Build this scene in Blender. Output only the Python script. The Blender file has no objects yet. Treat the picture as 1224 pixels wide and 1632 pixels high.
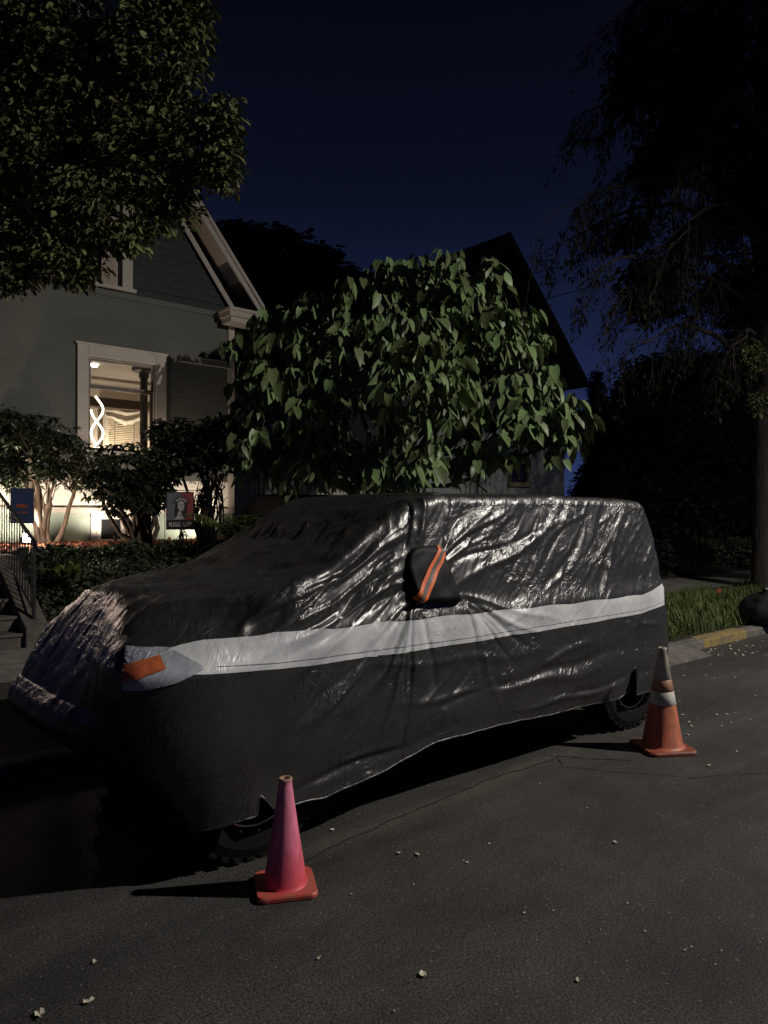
import bpy, math, random
import numpy as np
from mathutils import Vector, Matrix

random.seed(7)
RNG = np.random.default_rng(11)
S = bpy.context.scene
COL = S.collection
R = math.radians

# ------------------------------------------------------------------ camera, sky, street light
F_PX = 1180.0
CAM = np.array([0.0, 0.0, 1.65])
HEAD = R(49.6)
VIEW = np.array([math.cos(HEAD), math.sin(HEAD), 0.0])
RIGHT = np.array([math.sin(HEAD), -math.cos(HEAD), 0.0])
cam_d = bpy.data.cameras.new('camera')
cam_d.sensor_fit = 'VERTICAL'
cam_d.sensor_height = 36.0
cam_d.lens = F_PX / 1632.0 * 36.0
cam_d.clip_start = 0.05
cam_d.clip_end = 900.0
cam = bpy.data.objects.new('camera', cam_d)
COL.objects.link(cam)
cam.location = CAM
cam.rotation_euler = (R(90.29), 0, HEAD - R(90))
S.camera = cam

S.view_settings.view_transform = 'Standard'
S.view_settings.look = 'None'
S.view_settings.exposure = 0.0
S.view_settings.gamma = 1.0
S.view_settings.use_curve_mapping = False

world = bpy.data.worlds.new('World')
S.world = world
world.use_nodes = True
wn = world.node_tree
wn.nodes.clear()
w_out = wn.nodes.new('ShaderNodeOutputWorld')
w_bg = wn.nodes.new('ShaderNodeBackground')
w_tc = wn.nodes.new('ShaderNodeTexCoord')
w_sep = wn.nodes.new('ShaderNodeSeparateXYZ')
w_rmp = wn.nodes.new('ShaderNodeValToRGB')
wn.links.new(w_tc.outputs['Generated'], w_sep.inputs[0])
wn.links.new(w_sep.outputs['Z'], w_rmp.inputs[0])
cr = w_rmp.color_ramp
cr.elements[0].position = 0.0
cr.elements[0].color = (0.026, 0.040, 0.125, 1)
cr.elements[1].position = 1.0
cr.elements[1].color = (0.0010, 0.0012, 0.0028, 1)
for p_, c_ in ((0.12, (0.0155, 0.0245, 0.080, 1)), (0.24, (0.0078, 0.0125, 0.040, 1)),
               (0.40, (0.0032, 0.0048, 0.0135, 1)), (0.60, (0.0015, 0.0020, 0.0050, 1))):
    e_ = cr.elements.new(p_)
    e_.color = c_
wn.links.new(w_rmp.outputs[0], w_bg.inputs[0])
w_bg.inputs[1].default_value = 1.0
wn.links.new(w_bg.outputs[0], w_out.inputs[0])


def spot(name, loc, target, watts, angle, blend, color, radius):
    d = bpy.data.lights.new(name, 'SPOT')
    d.energy = watts
    d.spot_size = R(angle)
    d.spot_blend = blend
    d.color = color
    d.shadow_soft_size = radius
    o = bpy.data.objects.new(name, d)
    COL.objects.link(o)
    o.location = loc
    o.rotation_euler = (Vector(target) - Vector(loc)).to_track_quat('-Z', 'Y').to_euler()
    return o


def point(name, loc, watts, color, radius):
    d = bpy.data.lights.new(name, 'POINT')
    d.energy = watts
    d.color = color
    d.shadow_soft_size = radius
    o = bpy.data.objects.new(name, d)
    COL.objects.link(o)
    o.location = loc
    return o


LAMP = (10.2, -3.4, 8.4)
spot('street_light_beam', LAMP, (6.6, 1.8, 0.0), 4500, 136, 0.85, (1.0, 0.93, 0.84), 0.10)
spot('right_side_fill_beam', (27.0, -2.5, 8.0), (24.0, 3.0, 0.0), 260, 140, 0.9, (1.0, 0.90, 0.78), 0.12)  # added fill for the dim trees and trunk at right


# ------------------------------------------------------------------ helpers
def pt(px, py, d):
    """world point seen at photo position (px, py), d metres ahead of the camera"""
    f = (px - 612.0) / F_PX
    g = (822.0 - py) / F_PX
    return CAM + d * (VIEW + f * RIGHT + np.array([0, 0, g]))


def ptY(px, py, Y):
    f = (px - 612.0) / F_PX
    d = Y / (VIEW[1] + f * RIGHT[1])
    return pt(px, py, d)


def ptZ(px, py, z=0.0):
    d = (CAM[2] - z) * F_PX / (py - 822.0)
    return pt(px, py, d)


_perm = np.random.default_rng(3).permutation(256)
_perm = np.concatenate([_perm, _perm, _perm])
_grad = np.random.default_rng(5).normal(size=(256, 3))
_grad /= np.linalg.norm(_grad, axis=1)[:, None]


def pnoise(p):
    p = np.asarray(p, float)
    i = np.floor(p).astype(int)
    f = p - i
    u = f * f * f * (f * (f * 6 - 15) + 10)
    i &= 255
    out = np.zeros(len(p))
    for dx in (0, 1):
        for dy in (0, 1):
            for dz in (0, 1):
                h = _perm[_perm[_perm[(i[:, 0] + dx) & 255] + ((i[:, 1] + dy) & 255)] + ((i[:, 2] + dz) & 255)]
                g = _grad[h]
                dv = (g[:, 0] * (f[:, 0] - dx) + g[:, 1] * (f[:, 1] - dy) + g[:, 2] * (f[:, 2] - dz))
                w = (u[:, 0] if dx else 1 - u[:, 0]) * (u[:, 1] if dy else 1 - u[:, 1]) * (u[:, 2] if dz else 1 - u[:, 2])
                out += w * dv
    return out


def sstep(a, b, x):
    t = np.clip((x - a) / (b - a), 0, 1)
    return t * t * (3 - 2 * t)


class MB:
    """collects shapes, builds ONE mesh object"""

    def __init__(self):
        self.v, self.f, self.n = [], [], 0

    def add(self, verts, faces):
        verts = np.asarray(verts, float).reshape(-1, 3)
        self.v.append(verts)
        for f in faces:
            self.f.append([i + self.n for i in f])
        self.n += len(verts)

    def box(self, c, s, rz=0.0, rx=0.0, taper=1.0):
        c = np.asarray(c, float)
        hx, hy, hz = [k / 2 for k in s]
        vs = []
        for z, t in ((-hz, 1.0), (hz, taper)):
            for x, y in ((-hx, -hy), (hx, -hy), (hx, hy), (-hx, hy)):
                vs.append([x * t, y * t, z])
        vs = np.array(vs)
        if rx:
            m = np.array(Matrix.Rotation(rx, 3, 'X'))
            vs = vs @ m.T
        if rz:
            m = np.array(Matrix.Rotation(rz, 3, 'Z'))
            vs = vs @ m.T
        self.add(vs + c, [(3, 2, 1, 0), (4, 5, 6, 7), (0, 1, 5, 4), (1, 2, 6, 5), (2, 3, 7, 6), (3, 0, 4, 7)])
        return self

    def span(self, x0, x1, y0, y1, z0, z1):
        return self.box(((x0 + x1) / 2, (y0 + y1) / 2, (z0 + z1) / 2), (x1 - x0, y1 - y0, z1 - z0))

    def tube(self, pts, rad, sides=8, cap=True):
        pts = np.asarray(pts, float)
        n = len(pts)
        if np.isscalar(rad):
            rad = [rad] * n
        t = np.gradient(pts, axis=0)
        t /= np.linalg.norm(t, axis=1)[:, None] + 1e-9
        ref = np.array([0, 0, 1.0]) if abs(t[0][2]) < 0.9 else np.array([1.0, 0, 0])
        vs = []
        u = np.cross(t[0], ref)
        u /= np.linalg.norm(u)
        for i in range(n):
            u = u - t[i] * np.dot(u, t[i])
            u /= np.linalg.norm(u) + 1e-9
            w = np.cross(t[i], u)
            for k in range(sides):
                a = 2 * math.pi * k / sides
                vs.append(pts[i] + rad[i] * (math.cos(a) * u + math.sin(a) * w))
        fs = []
        for i in range(n - 1):
            for k in range(sides):
                k2 = (k + 1) % sides
                fs.append((i * sides + k, i * sides + k2, (i + 1) * sides + k2, (i + 1) * sides + k))
        if cap:
            fs.append(tuple(range(sides))[::-1])
            fs.append(tuple((n - 1) * sides + k for k in range(sides)))
        self.add(vs, fs)
        return self

    def lathe(self, prof, c=(0, 0, 0), sides=32, axis='Z'):
        vs, fs = [], []
        n = len(prof)
        for r_, h in prof:
            for k in range(sides):
                a = 2 * math.pi * k / sides
                if axis == 'Z':
                    vs.append((r_ * math.cos(a), r_ * math.sin(a), h))
                else:
                    vs.append((r_ * math.cos(a), h, r_ * math.sin(a)))
        for i in range(n - 1):
            for k in range(sides):
                k2 = (k + 1) % sides
                fs.append((i * sides + k, i * sides + k2, (i + 1) * sides + k2, (i + 1) * sides + k))
        self.add(np.array(vs) + np.asarray(c, float), fs)
        return self

    def prism(self, poly, y0, y1):
        """poly in X,Z extruded along Y"""
        n = len(poly)
        vs = [(x, y0, z) for x, z in poly] + [(x, y1, z) for x, z in poly]
        fs = [tuple(range(n)), tuple(range(2 * n - 1, n - 1, -1))]
        for i in range(n):
            j = (i + 1) % n
            fs.append((i, i + n, j + n, j))
        self.add(vs, fs)
        return self

    def build(self, name, mat, parent=None, smooth=False, recalc=True):
        me = bpy.data.meshes.new(name)
        v = np.concatenate(self.v) if self.v else np.zeros((0, 3))
        me.from_pydata(v.tolist(), [], self.f)
        me.materials.append(mat)
        if smooth:
            me.polygons.foreach_set('use_smooth', [True] * len(me.polygons))
        me.update()
        o = bpy.data.objects.new(name, me)
        COL.objects.link(o)
        if recalc:
            import bmesh
            bm = bmesh.new()
            bm.from_mesh(me)
            bmesh.ops.recalc_face_normals(bm, faces=bm.faces)
            bm.to_mesh(me)
            bm.free()
        if parent is not None:
            o.parent = parent
            o.matrix_parent_inverse = Matrix.Translation(-Vector(parent.location)) if parent.parent is None and parent.type == 'EMPTY' else Matrix.Identity(4)
        return o


def tag(o, label=None, cat=None, group=None, kind=None):
    if label:
        o['label'] = label
    if cat:
        o['category'] = cat
    if group:
        o['group'] = group
    if kind:
        o['kind'] = kind
    return o


def thing(name, label, cat, loc=(0, 0, 0), group=None):
    o = bpy.data.objects.new(name, None)
    o.empty_display_size = 0.1
    COL.objects.link(o)
    o.location = loc
    return tag(o, label, cat, group)


def bevel(o, w, seg=2):
    m = o.modifiers.new('bevel', 'BEVEL')
    m.width = w
    m.segments = seg
    m.limit_method = 'ANGLE'
    return o


# ------------------------------------------------------------------ materials
def mat(name, col, rough=0.6, var=0.0, vscale=6.0, bump=0.0, bscale=40.0, metal=0.0, spec=0.5,
        emit=None, estr=0.0, island=0.0, stretch=(1, 1, 1), detail=5.0, col2=None):
    m = bpy.data.materials.new(name)
    m.use_nodes = True
    nt = m.node_tree
    b = nt.nodes['Principled BSDF']
    b.inputs['Base Color'].default_value = (*col, 1)
    b.inputs['Roughness'].default_value = rough
    b.inputs['Metallic'].default_value = metal
    b.inputs['Specular IOR Level'].default_value = spec
    tc = nt.nodes.new('ShaderNodeTexCoord')
    mp = nt.nodes.new('ShaderNodeMapping')
    mp.inputs['Scale'].default_value = stretch
    nt.links.new(tc.outputs['Object'], mp.inputs[0])
    last = None
    if var > 0 or col2:
        n = nt.nodes.new('ShaderNodeTexNoise')
        n.inputs['Scale'].default_value = vscale
        n.inputs['Detail'].default_value = detail
        n.inputs['Roughness'].default_value = 0.65
        nt.links.new(mp.outputs[0], n.inputs['Vector'])
        r = nt.nodes.new('ShaderNodeValToRGB')
        r.color_ramp.elements[0].position = 0.33
        r.color_ramp.elements[1].position = 0.67
        lo = [c * (1 - var) for c in col]
        hi = col2 if col2 else [min(1, c * (1 + var)) for c in col]
        r.color_ramp.elements[0].color = (*lo, 1)
        r.color_ramp.elements[1].color = (*hi, 1)
        nt.links.new(n.outputs['Fac'], r.inputs[0])
        last = r.outputs[0]
    if island > 0:
        g = nt.nodes.new('ShaderNodeNewGeometry')
        hs = nt.nodes.new('ShaderNodeHueSaturation')
        mr = nt.nodes.new('ShaderNodeMapRange')
        mr.inputs['To Min'].default_value = 1 - island
        mr.inputs['To Max'].default_value = 1 + island
        nt.links.new(g.outputs['Random Per Island'], mr.inputs['Value'])
        nt.links.new(mr.outputs[0], hs.inputs['Value'])
        mh = nt.nodes.new('ShaderNodeMapRange')
        mh.inputs['To Min'].default_value = 0.485
        mh.inputs['To Max'].default_value = 0.52
        nt.links.new(g.outputs['Random Per Island'], mh.inputs['Value'])
        nt.links.new(mh.outputs[0], hs.inputs['Hue'])
        if last:
            nt.links.new(last, hs.inputs['Color'])
        else:
            hs.inputs['Color'].default_value = (*col, 1)
        last = hs.outputs[0]
    if last:
        nt.links.new(last, b.inputs['Base Color'])
    if bump > 0:
        n = nt.nodes.new('ShaderNodeTexNoise')
        n.inputs['Scale'].default_value = bscale
        n.inputs['Detail'].default_value = 6
        nt.links.new(mp.outputs[0], n.inputs['Vector'])
        bp = nt.nodes.new('ShaderNodeBump')
        bp.inputs['Strength'].default_value = 1.0
        bp.inputs['Distance'].default_value = bump
        nt.links.new(n.outputs['Fac'], bp.inputs['Height'])
        nt.links.new(bp.outputs[0], b.inputs['Normal'])
    if emit:
        b.inputs['Emission Color'].default_value = (*emit, 1)
        b.inputs['Emission Strength'].default_value = estr
    return m


def road_material():
    m = mat('asphalt', (0.062, 0.059, 0.054), 0.8)
    nt = m.node_tree
    b = nt.nodes['Principled BSDF']
    tc = nt.nodes['Texture Coordinate']
    L = nt.links
    n1 = nt.nodes.new('ShaderNodeTexNoise')
    n1.inputs['Scale'].default_value = 1.1
    n1.inputs['Detail'].default_value = 6
    n1.inputs['Roughness'].default_value = 0.6
    L.new(tc.outputs['Object'], n1.inputs['Vector'])
    n2 = nt.nodes.new('ShaderNodeTexNoise')
    n2.inputs['Scale'].default_value = 95
    n2.inputs['Detail'].default_value = 3
    L.new(tc.outputs['Object'], n2.inputs['Vector'])
    v = nt.nodes.new('ShaderNodeTexVoronoi')
    v.inputs['Scale'].default_value = 85
    L.new(tc.outputs['Object'], v.inputs['Vector'])
    r1 = nt.nodes.new('ShaderNodeValToRGB')
    r1.color_ramp.elements[0].position = 0.3
    r1.color_ramp.elements[0].color = (0.035, 0.034, 0.0325, 1)
    r1.color_ramp.elements[1].position = 0.72
    r1.color_ramp.elements[1].color = (0.063, 0.0615, 0.0585, 1)
    L.new(n1.outputs['Fac'], r1.inputs[0])
    r2 = nt.nodes.new('ShaderNodeValToRGB')
    r2.color_ramp.elements[0].position = 0.36
    r2.color_ramp.elements[0].color = (0.35, 0.35, 0.35, 1)
    r2.color_ramp.elements[1].position = 0.62
    r2.color_ramp.elements[1].color = (1.45, 1.42, 1.35, 1)
    L.new(n2.outputs['Fac'], r2.inputs[0])
    n4 = nt.nodes.new('ShaderNodeTexNoise')
    n4.inputs['Scale'].default_value = 0.9
    n4.inputs['Detail'].default_value = 8
    n4.inputs['Roughness'].default_value = 0.7
    n4.inputs['Distortion'].default_value = 0.8
    mp4 = nt.nodes.new('ShaderNodeMapping')
    mp4.inputs['Scale'].default_value = (0.45, 1.6, 1.0)
    mp4.inputs['Location'].default_value = (3.1, 1.7, 0)
    L.new(tc.outputs['Object'], mp4.inputs[0])
    L.new(mp4.outputs[0], n4.inputs['Vector'])
    r4 = nt.nodes.new('ShaderNodeValToRGB')
    r4.color_ramp.elements[0].position = 0.40
    r4.color_ramp.elements[0].color = (0.62, 0.62, 0.62, 1)
    r4.color_ramp.elements[1].position = 0.60
    r4.color_ramp.elements[1].color = (1.12, 1.12, 1.10, 1)
    L.new(n4.outputs['Fac'], r4.inputs[0])
    mx0 = nt.nodes.new('ShaderNodeMix')
    mx0.data_type = 'RGBA'
    mx0.blend_type = 'MULTIPLY'
    mx0.inputs[0].default_value = 1.0
    L.new(r1.outputs[0], mx0.inputs[6])
    L.new(r4.outputs[0], mx0.inputs[7])
    mx = nt.nodes.new('ShaderNodeMix')
    mx.data_type = 'RGBA'
    mx.blend_type = 'MULTIPLY'
    mx.inputs[0].default_value = 1.0
    spx = nt.nodes.new('ShaderNodeSeparateXYZ')
    L.new(tc.outputs['Object'], spx.inputs[0])

    def mth(op, a, b_=None, c_=None):
        q = nt.nodes.new('ShaderNodeMath')
        q.operation = op
        for k_, v_ in enumerate((a, b_, c_)):
            if v_ is None:
                continue
            if isinstance(v_, (int, float)):
                q.inputs[k_].default_value = v_
            else:
                L.new(v_, q.inputs[k_])
        return q.outputs[0]
    yy_ = mth('SUBTRACT', spx.outputs['Y'], mth('MULTIPLY_ADD', spx.outputs['X'], 0.062, 2.86))
    yy_ = mth('ADD', yy_, mth('MULTIPLY_ADD', n1.outputs['Fac'], 0.22, -0.11))
    bd = mth('POWER', 2.718, mth('MULTIPLY', mth('MULTIPLY', yy_, yy_), -190.0))
    xm = mth('MULTIPLY', mth('MINIMUM', mth('MAXIMUM', mth('MULTIPLY_ADD', spx.outputs['X'], 1.6, -2.6), 0.0), 1.0), mth('SUBTRACT', 1.0, mth('SMOOTH_MIN', 1.0, mth('MAXIMUM', mth('MULTIPLY_ADD', spx.outputs['X'], 0.8, -3.2), 0.0), 0.1)))
    bd = mth('MULTIPLY', bd, xm)
    mxb = nt.nodes.new('ShaderNodeMix')
    mxb.data_type = 'RGBA'
    L.new(mth('MULTIPLY', bd, 0.7), mxb.inputs[0])
    L.new(mx0.outputs[2], mxb.inputs[6])
    mxb.inputs[7].default_value = (0.088, 0.083, 0.070, 1)
    L.new(mxb.outputs[2], mx.inputs[6])
    L.new(r2.outputs[0], mx.inputs[7])
    # pale aggregate specks: few voronoi cells
    vs = nt.nodes.new('ShaderNodeSeparateColor')
    L.new(v.outputs['Color'], vs.inputs[0])
    gt = nt.nodes.new('ShaderNodeMath')
    gt.operation = 'GREATER_THAN'
    gt.inputs[1].default_value = 0.975
    L.new(vs.outputs[0], gt.inputs[0])
    lt = nt.nodes.new('ShaderNodeMath')
    lt.operation = 'LESS_THAN'
    lt.inputs[1].default_value = 0.35
    L.new(v.outputs['Distance'], lt.inputs[0])
    ml = nt.nodes.new('ShaderNodeMath')
    ml.operation = 'MULTIPLY'
    L.new(gt.outputs[0], ml.inputs[0])
    L.new(lt.outputs[0], ml.inputs[1])
    mx2 = nt.nodes.new('ShaderNodeMix')
    mx2.data_type = 'RGBA'
    L.new(ml.outputs[0], mx2.inputs[0])
    L.new(mx.outputs[2], mx2.inputs[6])
    mx2.inputs[7].default_value = (0.17, 0.165, 0.15, 1)
    L.new(mx2.outputs[2], b.inputs['Base Color'])
    bp = nt.nodes.new('ShaderNodeBump')
    bp.inputs['Distance'].default_value = 0.004
    bp.inputs['Strength'].default_value = 1.0
    L.new(n2.outputs['Fac'], bp.inputs['Height'])
    bp2 = nt.nodes.new('ShaderNodeBump')
    bp2.inputs['Distance'].default_value = 0.05
    bp2.inputs['Strength'].default_value = 0.6
    n3 = nt.nodes.new('ShaderNodeTexNoise')
    n3.inputs['Scale'].default_value = 2.2
    n3.inputs['Detail'].default_value = 4
    L.new(tc.outputs['Object'], n3.inputs['Vector'])
    L.new(n3.outputs['Fac'], bp2.inputs['Height'])
    L.new(bp.outputs[0], bp2.inputs['Normal'])
    L.new(bp2.outputs[0], b.inputs['Normal'])
    return m


def cover_material(name, col, rough, crumple=1.0, spec=0.5, metal=0.0):
    m = mat(name, col, rough, spec=spec, metal=metal)
    nt = m.node_tree
    b = nt.nodes['Principled BSDF']
    L = nt.links
    tc = nt.nodes['Texture Coordinate']
    # creases: warped voronoi edges (crumpled foil like facets)
    nz = nt.nodes.new('ShaderNodeTexNoise')
    nz.inputs['Scale'].default_value = 5
    nz.inputs['Detail'].default_value = 3
    L.new(tc.outputs['Object'], nz.inputs['Vector'])
    add = nt.nodes.new('ShaderNodeMix')
    add.data_type = 'RGBA'
    add.blend_type = 'LINEAR_LIGHT'
    add.inputs[0].default_value = 0.12
    L.new(tc.outputs['Object'], add.inputs[6])
    L.new(nz.outputs['Color'], add.inputs[7])
    vo = nt.nodes.new('ShaderNodeTexVoronoi')
    vo.feature = 'F1'
    vo.inputs['Scale'].default_value = 13
    L.new(add.outputs[2], vo.inputs['Vector'])
    vo2 = nt.nodes.new('ShaderNodeTexVoronoi')
    vo2.feature = 'F1'
    vo2.inputs['Scale'].default_value = 34
    L.new(add.outputs[2], vo2.inputs['Vector'])
    n2 = nt.nodes.new('ShaderNodeTexNoise')
    n2.inputs['Scale'].default_value = 22
    n2.inputs['Detail'].default_value = 8
    n2.inputs['Roughness'].default_value = 0.62
    n2.inputs['Distortion'].default_value = 0.6
    L.new(tc.outputs['Object'], n2.inputs['Vector'])
    # mask where it is crumpled, elsewhere it is taut
    nm = nt.nodes.new('ShaderNodeTexNoise')
    nm.inputs['Scale'].default_value = 2.3
    nm.inputs['Detail'].default_value = 2
    L.new(tc.outputs['Object'], nm.inputs['Vector'])
    rm = nt.nodes.new('ShaderNodeMapRange')
    rm.inputs['From Min'].default_value = 0.38
    rm.inputs['From Max'].default_value = 0.62
    rm.inputs['To Min'].default_value = 0.15
    L.new(nm.outputs['Fac'], rm.inputs['Value'])
    mr1 = nt.nodes.new('ShaderNodeMapping')
    mr1.inputs['Rotation'].default_value = (0, R(47), 0)
    mr2 = nt.nodes.new('ShaderNodeMapping')
    mr2.inputs['Scale'].default_value = (3.5, 3.0, 26.0)
    L.new(add.outputs[2], mr1.inputs[0])
    L.new(mr1.outputs[0], mr2.inputs[0])
    nd_ = nt.nodes.new('ShaderNodeTexNoise')
    nd_.inputs['Scale'].default_value = 1.0
    nd_.inputs['Detail'].default_value = 4
    L.new(mr2.outputs[0], nd_.inputs['Vector'])
    sb = nt.nodes.new('ShaderNodeMath')
    sb.operation = 'SUBTRACT'
    sb.inputs[1].default_value = 0.5
    L.new(nd_.outputs['Fac'], sb.inputs[0])
    ab = nt.nodes.new('ShaderNodeMath')
    ab.operation = 'ABSOLUTE'
    L.new(sb.outputs[0], ab.inputs[0])
    mr3 = nt.nodes.new('ShaderNodeMapping')
    mr3.inputs['Rotation'].default_value = (0, 0, R(-24))
    mr4 = nt.nodes.new('ShaderNodeMapping')
    mr4.inputs['Scale'].default_value = (4.0, 20.0, 5.0)
    L.new(add.outputs[2], mr3.inputs[0])
    L.new(mr3.outputs[0], mr4.inputs[0])
    ne_ = nt.nodes.new('ShaderNodeTexNoise')
    ne_.inputs['Scale'].default_value = 1.0
    ne_.inputs['Detail'].default_value = 5
    L.new(mr4.outputs[0], ne_.inputs['Vector'])
    sb2 = nt.nodes.new('ShaderNodeMath')
    sb2.operation = 'SUBTRACT'
    sb2.inputs[1].default_value = 0.5
    L.new(ne_.outputs['Fac'], sb2.inputs[0])
    ab2 = nt.nodes.new('ShaderNodeMath')
    ab2.operation = 'ABSOLUTE'
    L.new(sb2.outputs[0], ab2.inputs[0])
    ge_ = nt.nodes.new('ShaderNodeNewGeometry')
    gs_ = nt.nodes.new('ShaderNodeSeparateXYZ')
    L.new(ge_.outputs['Normal'], gs_.inputs[0])
    gm_ = nt.nodes.new('ShaderNodeMapRange')
    gm_.inputs['From Min'].default_value = -0.45
    gm_.inputs['From Max'].default_value = -0.75
    gm_.inputs['To Min'].default_value = 1.0
    gm_.inputs['To Max'].default_value = 0.0
    L.new(gs_.outputs['Y'], gm_.inputs['Value'])
    tb = nt.nodes.new('ShaderNodeBump')
    tb.inputs['Distance'].default_value = 0.017 * crumple
    L.new(gm_.outputs[0], tb.inputs['Strength'])
    L.new(ab2.outputs[0], tb.inputs['Height'])
    prev = tb.outputs[0]
    for src, dist in ((vo.outputs['Distance'], 0.0014 * crumple), (ab.outputs[0], 0.020 * crumple), (vo2.outputs['Distance'], 0.0008 * crumple), (n2.outputs['Fac'], 0.0018 * crumple)):
        bp = nt.nodes.new('ShaderNodeBump')
        bp.inputs['Distance'].default_value = dist
        L.new(rm.outputs[0], bp.inputs['Strength'])
        L.new(src, bp.inputs['Height'])
        if prev:
            L.new(prev, bp.inputs['Normal'])
        prev = bp.outputs[0]
    L.new(prev, b.inputs['Normal'])
    # dust: faint lighter film
    nd = nt.nodes.new('ShaderNodeTexNoise')
    nd.inputs['Scale'].default_value = 4
    nd.inputs['Detail'].default_value = 7
    L.new(tc.outputs['Object'], nd.inputs['Vector'])
    rd = nt.nodes.new('ShaderNodeValToRGB')
    rd.color_ramp.elements[0].position = 0.35
    rd.color_ramp.elements[0].color = (*[c * 0.8 for c in col], 1)
    rd.color_ramp.elements[1].position = 0.75
    rd.color_ramp.elements[1].color = (*[c * 1.25 for c in col], 1)
    L.new(nd.outputs['Fac'], rd.inputs[0])
    L.new(rd.outputs[0], b.inputs['Base Color'])
    return m


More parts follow.
